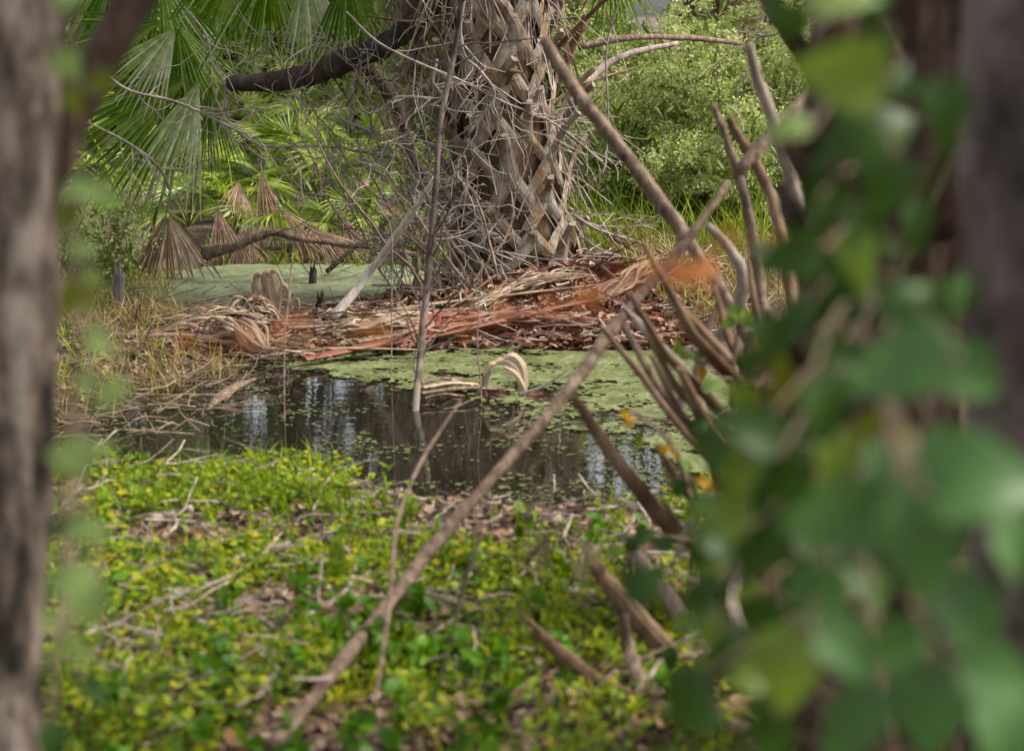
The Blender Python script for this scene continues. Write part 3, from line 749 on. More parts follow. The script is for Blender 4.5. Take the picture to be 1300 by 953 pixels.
solo('ground_cover', g, M['groundleaf'], (0,0,0), 'low yellow-green leaves carpeting the near bank', None, kind='stuff')
# taller herbs at the water's edge and clumps
def herb(px, py, w, h, n, leafm, label, seed, ls=(.03,.06), tmpl=LEAF_LANCE, z=.05, grp='leafy weeds on the near bank'):
    r = R_(seed); b = G(px, py, z); b[2] = gz1(b[0], b[1])
    t = thing('herb', label, 'plant', b, grp); gs = Geo(); gl = Geo()
    for k in range(n):
        a = r.uniform(0,2*PI); s = w*math.sqrt(r.random()); p = b + np.array([math.cos(a)*s, math.sin(a)*s, 0]); p[2] = gz1(p[0], p[1])
        q = branch_path(r, p, [r.normal()*.3, r.normal()*.3, 1], h*r.uniform(.5,1.1), 5, .15); gs = Geo(); tube(gs, q, np.linspace(.0025,.001,6), 3, cap=False); part('stem', gs, M['grass'], t)
        m = 16; idx = r.integers(1,6,m); c = q[idx]
        scatter(gl, tmpl, c, frames(rnd_dirs(r,m,.25), rnd_dirs(r,m,1.5)), r.uniform(*ls,m))
    part('foliage', gl, M[leafm], t)
herbs = [(300,612,.16,.12,16,'bright thin-leaved weed at the water edge left of the sky reflections'),
 (350,608,.16,.11,16,'bright weed clump at the water edge under the blue sky reflection'),
 (430,625,.18,.14,22,'tallest bright weed clump where the near bank meets the water'),
 (480,645,.15,.10,14,'bright weed clump just right of the tallest edge clump'),
 (270,640,.16,.10,14,'bright weed left of the pale log piece'),
 (640,662,.22,.07,10,'sparse weed at the edge of the bare brown litter'),
 (780,655,.22,.08,14,'low green weed on the bank edge right of the bare litter'),
 (120,650,.20,.10,16,'yellow-green weed beside the left trunk'),
 (520,700,.25,.06,12,'low weed right of the brown upright twig')]
for i, (px, py, w, h, n, lab) in enumerate(herbs): herb(px, py+14, w, h*.85, n, 'herb', lab, 120+i, (.018,.04))
for i, (px, py, w, h, n, lab) in enumerate([(110,760,.22,.10,12,'dark broad-leaved weed beside the left trunk foot'),
 (300,835,.25,.08,12,'broad green weed at the bottom left of the near bank'),(430,840,.22,.09,12,'broad-leaved weed left of the foot of the long stick'),
 (580,830,.25,.09,14,'broad green weed right of the long stick'),(700,735,.25,.06,12,'yellowish weed below the bare litter'),
 (640,850,.22,.10,12,'broad green weed near the dead stubs at the bottom'),(500,790,.2,.08,10,'broad green weed under the long stick'),
 (400,930,.35,.12,18,'broad green weeds nearest the camera'),(700,930,.35,.12,16,'broad weeds nearest the camera below the dead stubs'),
 (180,930,.3,.12,14,'broad weeds nearest the camera at the left'),(840,700,.18,.14,10,'broad-leaved weed at the foot of the slanting boots')]):
    herb(px, py, w, h, max(5, n//2), 'bigherb' if i != 4 else 'herb', lab, 140+i, (.025,.045), LEAF_OV)
# feathery sprig
b = G(428, 745, .06); b[2] = gz1(b[0], b[1]); t = thing('fern', 'upright feathery green sprig left of the long diagonal stick', 'fern', b)
g = Geo(); q = np.array([b, b+[0,0,.07], b+[.01,0,.13]]); tube(g, q, .002, 4); part('stem', g, M['grass'], t); g = Geo()
for k in range(26):
    z_ = k/26*.13; w = .024*math.sin(PI*(k+3)/30)
    for s_ in (-1,1):
        scatter(g, LEAF_LANCE, (b+[.0,0,z_])[None], frames(np.array([[s_*1.,-.2,.5]]), np.array([[0,-1.,.3]])), np.array([w]))
part('frond', g, M['herb'], t)

# ------------------------------------------------------------------ sticks, logs
def stick(name, pts, w, mat, label, cat='stick', group=None, n=8, seed=0, twigs=0, rough=.07, pxw=True):
    P3 = np.array([PG(*p) for p in pts]); 
    rad = np.array([ww*p[2]/FPX/2 for ww, p in zip(w if hasattr(w,'__len__') else [w]*len(pts), pts)])
    q, rr = smooth_path(P3, rad, 7); rj = R_(seed+900); rr = rr*(1+.10*(fbm(np.arange(len(rr))*.35, np.zeros(len(rr))+seed, 5)-.5)*4); q = q + rj.normal(size=q.shape)*rr[:,None]*.06; b = q[np.argmin(q[:,2])].copy()
    g = Geo(); tube(g, q, rr, n, rough=rough, seed=seed+1); r = R_(seed)
    if not twigs: return solo(name, g, M[mat], b, label, cat, group, smooth=True)
    t = thing(name, label, cat, b, group); part('stem', g, M[mat], t, True)
    for k in range(twigs):
        g = Geo()
        i = r.integers(len(q)//5, len(q)-1); d = unit(unit(q[i+1]-q[i]) + rnd_dirs(r,1)[0]*np.array([1,.5,1])*.9)
        L = r.uniform(.1,.4); q1 = branch_path(r, q[i], d, L, 5, .25); tube(g, q1, np.linspace(min(rr[i]*.6,.004),.0015,6), 4, cap=False)
        for _ in range(r.integers(0,4)):
            q2 = branch_path(r, q1[r.integers(1,5)], unit(d+rnd_dirs(r,1)[0]*.9), L*r.uniform(.3,.8), 4, .25); tube(g, q2, np.linspace(.002,.0012,5), 3, cap=False)
        part('twig', g, M[mat], t)
    return t
def gpt(px, py, up=.02):                       # a pixel on the ground -> (px, py, dist) lying on it
    p = G(px, py, .045 + up); return (px, py, p[1])

stick('stick', [(345,950,3.12),(415,863,3.32),(560,682,3.8),(715,503,4.1),(790,402,4.3),(862,318,4.4),(925,232,4.5)], [20,19,17,16,15,13,10], 'stickwood', 'very long straight brown stick leaning diagonally across the whole picture', seed=1)
stick('palm_stalk', [(690,50,5.0),(735,122,4.95),(775,172,4.9),(870,300,4.8),(925,385,4.7),(960,450,4.6)], [14,17,19,18,17,16], 'stickwood', 'long knobbly brown stalk slanting down right across the flowering weeds', 'stalk', seed=2, rough=.14)
SG = 'dead stalks crossing at the right'
stick('dead_stalk', [(1035,115,4.4),(990,160,4.35),(948,205,4.3),(940,220,4.3)], [24,20,17,12], 'stickwood', 'thick short stalk slanting from upper right, crossing the upright dead stalks', 'stalk', SG, seed=3)
stick('dead_stalk', [(905,132,4.4),(925,185,4.4),(945,250,4.4),(955,300,4.42),(966,370,4.4),(980,480,4.3)], [7,11,13,14,15,16], 'stickwood', 'leftmost thin upright stalk above the stick tip', 'stalk', SG, seed=4)
stick('dead_stalk', [(925,150,4.7),(945,185,4.7),(975,240,4.7),(992,300,4.65),(1005,380,4.6),(1015,500,4.4)], [11,14,15,15,16,16], 'bootbrown', 'darker upright stalk just right of the leftmost thin one', 'stalk', SG, seed=5)
stick('dead_stalk', [(950,55,4.2),(965,110,4.2),(990,180,4.2),(1012,260,4.22),(1030,330,4.25),(1045,450,4.2)], [11,15,17,20,21,22], 'deadwood', 'tall pale pinkish upright stalk with a blunt top', 'stalk', SG, seed=6)
stick('dead_stalk', [(965,-15,4.6),(985,22,4.6),(1020,75,4.6),(1060,150,4.7)], [15,18,20,22], 'stickwood', 'brown stalk at the top edge slanting behind the light green leaf', 'stalk', SG, seed=7)
stick('dead_stalk', [(898,285,4.6),(925,315,4.6),(943,350,4.6),(935,395,4.6),(905,440,4.6),(868,500,4.6),(860,540,4.6)], [10,13,16,17,15,13,12], 'deadwood', 'curved pale stalk bowing right then down to the left', 'stalk', SG, seed=9)

# booted palm hidden behind the right vine: pieces pointing up left
b = G(1000, 905, .08); b[1] = 3.9; b[0] = (1015-CX)/FPX*3.9; b[2] = gz1(b[0], b[1])
bp = thing('dead_palm', 'leaning dead palm with long bare boots pointing up left beside the vine', 'palm tree', b)
ax2 = unit([.02, .02, 1]); g = Geo(); zs = np.linspace(-.15, .58, 16)
tube(g, np.array([b+ax2*z for z in zs]), [.13*(1+.2*math.exp(-max(z,0)/.2))*(1 if z < .5 else .6) for z in zs], 16, rough=.12, seed=5)
part('trunk', g, M['fiber'], bp)
BO = [((800,400,4.3),(850,452,4.25),(905,515,4.15),(990,610,3.95),[14,19,22,28],'deadwood'),
      ((768,420,4.2),(815,478,4.2),(858,535,4.15),(960,650,3.95),[10,13,14,20],'bootbrown'),
      ((790,408,4.3),(835,490,4.2),(885,550,4.15),(975,660,3.95),[12,16,18,24],'stickwood'),
      ((730,505,3.8),(765,560,3.8),(810,620,3.8),(862,680,3.8),(960,740,3.85),[18,26,31,32,32],'bootbrown'),
      ((755,720,3.55),(795,768,3.55),(845,825,3.55),(870,850,3.55),(960,860,3.75),[14,27,34,36,36],'bootbrown'),
      ((678,800,3.45),(715,832,3.45),(765,872,3.45),(860,910,3.5),(960,900,3.7),[12,22,28,32,32],'bootbrown'),
      ((850,560,3.9),(872,605,3.9),(890,645,3.9),(950,700,3.9),[10,14,18,24],'deadwood'),
      ((805,700,3.7),(840,745,3.7),(880,800,3.7),(950,850,3.8),[14,20,26,30],'deadwood'),
      ((905,400,4.1),(885,470,4.1),(900,540,4.05),(970,640,3.95),[10,14,18,22],'deadwood'),
      ((960,400,4.1),(945,460,4.1),(950,520,4.05),(985,640,3.95),[14,18,22,26],'bootbrown'),
      ((1010,640,3.7),(960,690,3.7),(930,760,3.7),(960,840,3.8),[14,20,26,30],'deadwood'),
      ((860,700,3.75),(885,650,3.75),(925,610,3.8),(990,640,3.9),[10,14,18,22],'deadwood'),
      ((790,780,3.5),(800,830,3.5),(830,880,3.55),(950,930,3.7),[12,18,22,26],'stickwood'),
      ((835,862,3.35),(880,858,3.4),(960,868,3.6),[10,16,24],'darkbark')]
for i, (*pp, w, mt) in enumerate(BO):
    w = list(w); w[0] = max(w[0]*.9, .5*max(w)); w = [x_*(.80 if pp[0][1] < 690 else .9) for x_ in w]
    P3 = np.array([PG(*p) for p in pp]); q, rr = smooth_path(P3, np.array([(.88 if pp[0][1] < 690 else 1.1)*a_*p[2]/FPX/2 for a_, p in zip(w, pp)]), 7)
    g = Geo(); tube(g, q, rr, 9, .55, rough=.08, seed=i, up=(0,1,0)); 
    for k in range(4):
        rs_ = R_(700+i*7+k); dd = unit(q[0]-q[3]); p_ = q[0] + rs_.normal(size=3)*rr[0]*.45 - dd*.01; tube(g, [p_, p_+dd*rs_.uniform(.015,.05)+rs_.normal(size=3)*.004], [rr[0]*.4, .0008], 5)
    part('boot', g, M[mt], bp, False)
r = R_(160)
for k in range(20):
    z = .05+.50*k/20; th = PI + r.normal()*1.3; o = np.array([math.cos(th), math.sin(th)*.6-.35, 0]); p0 = b + ax2*z + o*.15
    L = r.uniform(.10,.26); g = Geo(); tube(g, [p0, p0+o*L*.5+ax2*L*.5, p0+o*L*.8+ax2*L], [.026,.02,.010], 7, .45, rough=.1, seed=k); part('boot', g, M['bootbrown'], bp, True)

# dry palm leaf shreds at the bottom
for i, (px, py, deg, rp, lab) in enumerate([(745,815,-95,75,'bleached shredded palm leaf hanging between the two lowest boots'),
      (800,790,-80,90,'tan shredded palm leaf behind the lowest boots'),(870,880,-60,90,'tan shredded palm leaf at the bottom near the vine'),
      (700,770,-120,60,'small pale palm shred left of the lowest boots')]):
    hub = P(px, py, 4.0); hub[2] = max(hub[2], .2); g = Geo(); r = R_(170+i)
    fan(g, hub, img_dir(deg, -.2), np.array([0,-1,.4]), rp*4/FPX, 12, .5, .1, r, curl=.6)
    solo('dead_palm_leaf', g, M['deadpalm' if i else 'cream'], hub, lab, 'dead leaf', 'dry palm shreds at the foot of the dead palm')

# slender upright sapling standing in the pond and other upright stems
stick('sapling', [(523,590,6.1),(527,520,6.3),(537,420,6.6),(545,330,6.7),(553,240,6.8),(560,150,6.9),(578,60,7.0),(590,-40,7.0)], [10,10,9,9,8,7.5,7,6], 'greybark', 'slim grey sapling standing in the pond left of the curled bleached leaf', 'sapling', seed=21, twigs=26)
stick('leaning_stick', [(422,405,8.15),(470,345,7.9),(515,282,7.75),(552,226,7.65)], [12,10,9,7], 'palewood', 'pale grey stick leaning up right from the frond strip, mirrored in the water', seed=22)
stick('branch', [(262,322,9.5),(300,312,9.4),(345,296,9.4),(380,303,9.4),(440,310,9.5),(520,322,9.6),(590,345,9.7)], [18,11,10,9,8,7,6], 'stickwood', 'arched brown branch with a thick cut end over the far water', 'branch', seed=23, twigs=6)
stick('branch', [(415,345,9.6),(450,315,9.7),(480,300,9.8)], [7,5,4], 'darkbark', 'short dark stick poking from the far duckweed', 'branch', seed=24)
stick('branch', [(292,106,8.75),(345,104,8.7),(400,92,8.7),(455,72,8.7),(500,50,8.7),(545,5,8.7),(600,-60,8.8),(700,-200,9.1)], [18,28,32,31,29,32,32,28], 'darkbark', 'thick dark broken branch slanting in from the top, left of the big palm', 'branch', seed=25, twigs=10, n=12, rough=.12)
stick('branch', [(430,75,9.5),(470,90,9.5),(500,130,9.5),(520,190,9.6),(560,260,9.5)], [18,20,18,14,10], 'brownbark', 'darker branch bending down behind the twig tangle', 'branch', seed=26, n=8)
BG = 'thin bare branches above the flowering weeds'
stick('branch', [(735,60,9.2),(800,48,9.3),(870,48,9.6),(940,55,10)], [9,8,7,6], 'stickwood', 'thin mossy branch running level toward the dark palm trunk', 'branch', BG, seed=27)
stick('branch', [(720,130,9.0),(760,90,9.2),(800,68,9.3),(860,55,9.5)], [16,12,8,6], 'deadwood', 'thicker bare branch rising right from the palm trunk', 'branch', BG, seed=28)
stick('branch', [(640,230,9.2),(690,140,9.1),(745,20,9.0)], [14,12,9], 'bootbrown', 'bare petiole rising steeply right out of the palm boots', 'branch', BG, seed=29)
stick('branch', [(735,320,9.0),(770,345,8.9),(800,380,8.8),(830,420,8.5)], [8,7,6,5], 'brownbark', 'bare brown branch falling right from the palm base', 'branch', seed=30, twigs=7)
stick('branch', [(720,270,9.0),(760,290,8.9),(810,320,8.8),(860,330,8.7)], [7,6,5,4], 'stickwood', 'thin branch pointing right above the litter mound', 'branch', seed=31, twigs=5)
UG = 'thin dead reeds standing in the pond'
for i, (pp, lab) in enumerate([([(362,600,6.0),(361,450,6.3),(366,380,6.4),(372,320,6.5)],'thin brown stem standing left in the pond by the frond strip'),
    ([(497,500,6.8),(497,400,7.0),(498,300,7.1)],'hair-thin green-brown stem left of the grey sapling'),
    ([(610,610,6.2),(611,500,6.4),(606,430,6.5),(612,330,6.6)],'hair-thin dark stem just left of the bleached curled leaf'),
    ([(455,640,5.5),(452,600,5.5),(462,560,5.5)],'short thin stem at the near water edge')]):
    stick('reed', pp, 2.0, 'stickwood', lab, 'reed', UG, seed=40+i, n=5)
stick('twig', [(474,900,3.25),(490,800,3.45),(498,720,3.6),(505,660,3.8),(535,585,4.0),(585,508,4.2)], [6.5,6.5,6,5.5,5,3], 'stickwood', 'slender bent twig standing on the bank and crossing in front of the long stick', 'twig', seed=45)
stick('twig', [(558,870,3.4),(588,745,3.8),(607,690,4.0),(612,660,4.1)], [6,6,5,3], 'darkbark', 'short dark upright twig right of the long stick', 'twig', seed=46)
stick('twig', [(422,690,4.6),(421,645,4.6)], [6,4], 'darkbark', 'tiny dark upright stub above the feathery sprig', 'twig', seed=47)

# long pale dead twigs (pixel-guided, then forked at random)
TG = 'pale bare twigs in front of the fans and the palm'
for i, (pp, w, tw, lab) in enumerate([
 ([(132,92,8.4),(165,115,8.4),(225,130,8.5),(290,160,8.5),(335,185,8.6),(420,186,8.7),(520,205,8.9)],6,22,'long pale curved twig crossing in front of the hanging green fans'),
 ([(100,150,8.8),(160,180,8.8),(200,210,8.8),(215,240,8.9)],5,12,'pale twig at the left below the hanging fans'),
 ([(240,15,8.8),(262,45,8.8),(270,80,8.8),(285,110,8.8),(282,150,8.8),(265,215,8.8)],4,14,'thin zigzag twig hanging over the pale fan'),
 ([(440,15,8.4),(475,50,8.4),(520,75,8.4),(580,100,8.4),(640,130,8.5),(700,155,8.6),(765,205,8.7)],5,18,'long pale twig arching right across the palm boots'),
 ([(592,-10,8.3),(585,30,8.3),(590,70,8.3),(610,90,8.3),(628,120,8.3),(610,150,8.3),(595,170,8.3)],6,12,'wavy pale twig hanging in front of the upper palm trunk'),
 ([(555,75,8.5),(550,105,8.5),(565,125,8.5),(500,125,8.5),(492,165,8.6)],6,18,'forked pale twig left of the upper palm trunk'),
 ([(560,280,8.4),(580,262,8.4),(605,265,8.4),(560,290,8.4),(600,310,8.4),(650,330,8.5)],5,12,'pale looping twig across the foot of the palm'),
 ([(690,262,8.8),(725,272,8.8),(760,292,8.8),(830,315,8.8),(870,345,8.7)],7,16,'pale branch lying right from the palm boots over the mound'),
 ([(450,200,8.6),(510,240,8.6),(560,250,8.6),(600,290,8.6)],4,20,'pale twig in the densest tangle left of the palm'),
 ([(430,150,8.7),(480,170,8.6),(540,180,8.5),(590,200,8.5)],4,10,'pale twig ending at the left flank of the palm trunk'),
 ([(790,-10,9),(770,60,9),(772,150,9),(768,220,9)],4,10,'grey vine hanging straight down right of the palm'),
 ([(1010,-10,8.5),(990,40,8.5),(960,50,8.6),(950,90,8.6)],4,12,'thin twig at the top edge above the tall pale stalk')]):
    stick('dead_twig', pp, w*.62, 'twig', lab, 'twig', TG, seed=60+i, n=5, twigs=tw)
# dense tangle shrub
r = R_(90); b = G(575, 360, .1); b[2] = gz1(b[0], b[1]); t = thing('dead_shrub', 'dense tangle of fine dead twigs heaped against the left side of the big palm', 'shrub', b)
gs = Geo(); gt = Geo()
for k in range(26):
    gs = Geo(); gt = Geo(); tgt = P(350+285*r.beta(1.6,2.0), r.uniform(60,320), r.uniform(8.5,9.1)); s0 = b + r.normal(size=3)*np.array([.12,.12,0]); s0[1] = b[1]-.3
    mid = (s0+tgt)/2 + r.normal(size=3)*.14; q, rr = smooth_path([s0, mid, tgt, tgt+(tgt-mid)*.4+r.normal(size=3)*.1], [.007,.005,.003,.002], 5)
    q = q + r.normal(size=q.shape)*.008; tube(gs, q, rr, 4, cap=False)
    for m in range(15):
        i = r.integers(3, len(q)-1); L = r.uniform(.08,.36); d = rnd_dirs(r,1)[0]*np.array([1,.4,.9])
        q1 = branch_path(r, q[i], d, L, 5, .35); tube(gt, q1, np.linspace(.0025,.001,6), 3, cap=False)
        for _ in range(2):
            q2 = branch_path(r, q1[r.integers(1,5)], rnd_dirs(r,1)[0], L*.5, 3, .3); tube(gt, q2, np.linspace(.002,.001,4), 3, cap=False)
    part('twig', gt, M['twig'], part('stem', gs, M['twigbrown'], t))

# sticks on the near bank
NG = 'sticks lying on the near bank'
for i, (pp, w, mt, lab) in enumerate([
 ([(192,658),(220,652),(243,645)],[13,13,9],'deadwood','short thick pale stick piece by the water at the left'),
 ([(212,703),(260,712),(300,708),(345,692),(395,686)],[5,6,6,6,5],'deadwood','long pale gently bowed stick across the left ground cover'),
 ([(238,786),(285,790),(325,805),(352,838)],[6,6,5,4],'stickwood','brown stick curving down right in the lower left ground cover'),
 ([(432,688),(449,712),(447,735),(430,758),(395,778),(355,800)],[5,6,6,7,6,5],'deadwood','pale hoop-shaped stick around the feathery sprig'),
 ([(265,604),(290,592),(322,590),(350,615),(385,650),(410,680)],[5,6,6,5,4,4],'stickwood','thin brown twig arching out of the water edge'),
 ([(718,750),(750,752),(778,748)],[9,10,8],'cream','short pale stick piece below the bare litter'),
 ([(455,816),(500,820),(535,817)],[8,10,8],'stickwood','brown stick piece under the long diagonal stick'),
 ([(545,805),(600,775),(650,770),(700,772)],[5,6,7,5],'deadwood','pale forked stick right of the long diagonal stick'),
 ([(555,768),(575,755),(592,750)],[7,8,6],'deadwood','small pale chip near the dark upright twig'),
 ([(445,732),(465,738),(478,740)],[6,8,6],'cream','small pale stick end beside the hoop-shaped stick'),
 ([(600,665),(640,660),(680,656)],[6,6,5],'stickwood','brown twig at the edge of the water above the bare litter'),
 ([(100,810),(140,795),(190,805)],[12,14,9],'deadwood','pale weathered stick near the left trunk foot'),
 ([(262,853),(275,835),(285,820)],[8,8,6],'deadwood','pale upright stub at the bottom left'),
 ([(170,862),(200,858),(240,862)],[7,8,6],'stickwood','brown stick at the very bottom left'),
 ]):
    stick('stick', [gpt(a[0], a[1], .0) for a in pp], w, mt, lab, 'stick', NG, seed=200+i, n=7)
# logs in the water
stick('log', [gpt(770,532,-.06),gpt(810,536,-.06),gpt(870,545,-.06),gpt(930,552,-.06)], [14,18,20,20], 'darkbark', 'dark wet log half sunk in the duckweed at the right', 'log', seed=230, n=10)
SB = 'split pale stem pieces floating in the pond'
for i, (a_, w_) in enumerate([((535,488),(600,484)),((538,495),(610,493)),((536,503),(640,498))]):
    pass
t0 = G(570, 494, .01); t = thing('broken_stump', 'bundle of split reddish stem pieces floating left of the bleached curled leaf', 'stump', t0)
for i, (pa, pb_, w) in enumerate([((534,486),(585,482),8),((537,492),(605,488),8),((535,499),(640,494),9),((545,481),(600,490),6),((540,505),(590,503),6)]):
    g = Geo(); A = G(*pa, .015+.008*(4-i)); B = G(*pb_, .02); C_ = (A+B)/2+[0,0,.01]
    q, rr = smooth_path([A, C_, B], [w*6.6/FPX/2]*3, 3); tube(g, q, rr, 6, .5, rough=.15, seed=i); part('splinter', g, M['deadpink' if i % 2 else 'stickwood'], t)

# bleached curled leaf
def ribbon(g, pts, w, thick=.003, nrm=(0,-1,.3)):
    q, rr = smooth_path(pts, w, 5); T = unit(np.gradient(q, axis=0)); S = unit(np.cross(T, np.asarray(nrm, float)))
    N_ = np.cross(S, T); V = []
    for p, s, nn, w_ in zip(q, S, N_, rr): V += [p-s*w_, p+nn*w_*.35, p+s*w_, p-nn*thick]
    m = len(q); F = []
    for i in range(m-1):
        for j in range(4): k = (j+1)%4; F.append([i*4+j, i*4+k, (i+1)*4+k, (i+1)*4+j])
    g.add(V, F)
b = G(655, 505, .01); t = thing('curled_leaf', 'bleached dead palm leaf curled over like a claw in the middle of the duckweed', 'dead leaf', b)
for pp, w, mt in [([(625,462),(640,458),(655,468),(662,485),(660,504)],[3,6,8,6,3],'cream'),([(640,466),(655,475),(666,495),(662,508)],[3,4,3,1],'cream'),
                  ([(622,470),(615,485),(618,508)],[3,5,2],'deadpalm'),([(630,462),(622,464),(614,478)],[3,4,1],'cream'),([(636,458),(650,452),(662,464),(666,488),(664,503)],[3,5,6,5,2],'cream'),
                  ([(660,500),(690,490),(720,470)],[2,2,1],'twig'),([(600,505),(620,498),(650,508),(690,500)],[3,6,6,3],'deadred')]:
    g = Geo(); ribbon(g, [P(a_, c_, 6.50+.01*len(pp)) for a_, c_ in pp], [x_*6.5/FPX for x_ in w]); part('strip', g, M[mt], t)

# dead fronds heaped on the strip between the pond arms
DF = 'dead fronds heaped between the two pond arms'
def heap(px0, py0, px1, py1, n, mats, label, seed, fanout=.5, L=None, hgt=.05, name='dead_frond'):
    r = R_(seed); A = G(px0, py0, .06); B = G(px1, py1, .04); L = np.linalg.norm(B-A)
    base = A.copy(); base[2] = gz1(A[0], A[1]); t = thing(name, label, 'dead frond', base, DF)
    g = Geo(); d = unit(B-A); s = np.array([-d[1], d[0], 0])
    for k in range(int(n*2.0)):
        f = r.normal()*.35*fanout; l = L*r.uniform(.6,1.1); pts = []
        for q in np.linspace(0,1,6):
            p = A + d*l*q + s*f*l*q + s*r.normal()*.022; p[2] = max(gz1(p[0], p[1]),0) + .02 + hgt*math.sin(PI*min(1,q*1.05))*r.uniform(.2,1.3) + r.normal()*.006 + .012*k/n
            pts.append(p)
        ribbon(g, pts, np.array([.002,.005,.007,.006,.004,.001])*r.uniform(.5,1.4), nrm=unit(np.array([0,-.6,1])+r.normal(size=3)*.4))
    part('blade', g, M[mats], t)
    g = Geo(); tube(g, [A-d*L*.35+np.array([0,0,.02]), A+[0,0,.02], A+d*L*.15+[0,0,.03]], [.014,.012,.006], 6, .6); part('petiole', g, M['stickwood'], t)
heap(350,414,190,414,26,'deadpalm','long dead frond fanning left, uppermost in the heap',240,.45,hgt=.05)
heap(360,409,270,418,22,'deadpalm','grey-tan dead frond below the standing loops',241,.5,hgt=.08)
heap(345,440,225,425,20,'deadpink','pale dead frond with a folded arch at the near water edge',242,.4,hgt=.06)
heap(420,420,570,412,20,'deadpalm','dead frond fanning right behind the leaning stick foot',243,.3,hgt=.03)
heap(400,418,520,418,18,'deadpalm','flat tan dead frond in front of the leaning stick foot',244,.3,hgt=.02)
heap(505,432,640,408,18,'deadred','dark red dead frond with curled ribs beside the grey sapling',245,.25,hgt=.05)
heap(600,398,740,388,16,'deadpalm','brown dead frond on the litter mound front',246,.2,hgt=.03)
heap(620,412,780,420,16,'deadred','reddish dead frond at the foot of the mound above the duckweed',247,.12,hgt=.03)
heap(760,400,870,370,10,'deadpalm','dry tan frond at the right end of the mound',248,.3,hgt=.025)
for i, (pa, pb_, w, mt, lab) in enumerate([((385,446),(745,396),13,'redstalk','long dull red frond stalk lying level along the near pond edge'),((330,442),(540,432),6,'deadpalm','long pale frond stalk lying at the near pond edge at the left'),
      ((560,418),(760,396),6,'redstalk','dull red frond stalk slanting over the litter mound'),
      ((470,402),(800,384),6,'deadpalm','long tan frond stalk lying across the mound'),((250,432),(420,440),6,'deadpink','pinkish frond stalk beside the folded arch')]):
    A = G(*pa, .06); B = G(*pb_, .07); A[2] = max(gz1(A[0],A[1]),0)+.03; B[2] = max(gz1(B[0],B[1]),0)+.035; C_ = (A+B)/2; C_[2] = max(gz1(C_[0],C_[1]),0)+.05
    g = Geo(); q, rr = smooth_path([A, (A+C_)/2+[0,.02,0], C_, B], [w*.6*7.5/FPX, w*.8*7.5/FPX, w*.7*7.5/FPX, w*.3*7.5/FPX], 4); tube(g, q, rr, 7, .45, rough=.08, seed=i)
    solo('frond_stalk', g, M[mt], A, lab, 'frond stalk', 'long dead frond stalks by the pond')
# standing loops
b = G(350, 408, .05); t = thing('curled_frond', 'tan dead frond standing in tall drooping loops above the heap', 'dead frond', b, DF)
for pp, w in [([(345,400),(330,372),(325,352),(332,350),(335,375),(330,405)],[4,5,5,4,3,1]),([(348,400),(340,365),(337,347),(346,352),(352,378),(355,395)],[5,6,5,5,4,2]),
              ([(352,402),(356,375),(360,362),(367,372),(366,398)],[4,5,5,4,2]),([(350,402),(338,380),(322,360),(323,385),(322,412)],[3,4,4,3,1]),([(355,400),(345,350),(352,346),(362,368),(372,392)],[4,4,3,3,2]),
              ([(355,402),(370,385),(378,380),(380,392)],[4,4,3,1])]:
    g = Geo(); ribbon(g, [P(a_, c_, b[1]-.05) for a_, c_ in pp], [x_*.75*b[1]/FPX for x_ in w], nrm=(.3,-1,.1)); part('strip', g, M['deadpalm'], t)
# the arched near frond edge and stumps
b = G(300, 425, .05); t = thing('dead_frond', 'folded pale frond arching over the near water edge at the left', 'dead frond', b, DF)
for k in range(9):
    g = Geo(); ribbon(g, [P(255+k*7, 428-k*3, 7.35), P(268+k*7, 404+(k%3)*3, 7.3), P(298+k*5, 416+(k%4)*3, 7.2), P(335+k, 442, 7.1), P(380, 440, 7.05)], [x_*7.2/FPX for x_ in (1,2,2.4,2,1)]); part('rib', g, M['deadpink' if k%2 else 'deadpalm'], t)
for i, (px, py, w, h, mt, lab) in enumerate([(407,402,12,32,'darkbark','small charred-looking jagged stump behind the dead fronds'),(152,395,16,60,'smoothbark','pale grey lichened stump on the left bank'),(397,353,9,16,'darkbark','tiny dark stub sticking out of the far duckweed')]):
    b = G(px, py, .03); d = b[1]; g = Geo(); r = R_(260+i); hh = h*d/FPX; rw = w*d/FPX/2
    tube(g, [b-[0,0,.05], b+[0,0,hh*.5], b+[rw*.3,0,hh*.8]], [rw*1.3,rw,rw*.8], 9, rough=.2, seed=i)
    for k in range(5):
        a_ = k*1.3; p = b+np.array([math.cos(a_)*rw*.6, math.sin(a_)*rw*.6, hh*.7]); tube(g, [p, p+[0,0,hh*r.uniform(.15,.45)]], [rw*.35, rw*.06], 5)
    solo('stump', g, M[mt], b, lab, 'stump')
# dark blade in the water on the left
b = G(268,515,.0); g = Geo(); ribbon(g, [G(265,516,.0), G(282,502,.02), G(300,490,.04), G(325,480,.05)], [.006,.02,.016,.004], nrm=(0,-1,1.)); solo('dead_leaf', g, M['stickwood'], b, 'grey blade of dead leaf slanting out of the water at the left', 'dead leaf')
stick('water_twig', [(300,492,6.7),(340,470,6.8),(365,470,6.8),(362,500,6.7)], 3.5, 'darkbark', 'thin dark twig sprawling over the water at the left', 'twig', seed=270, twigs=14)

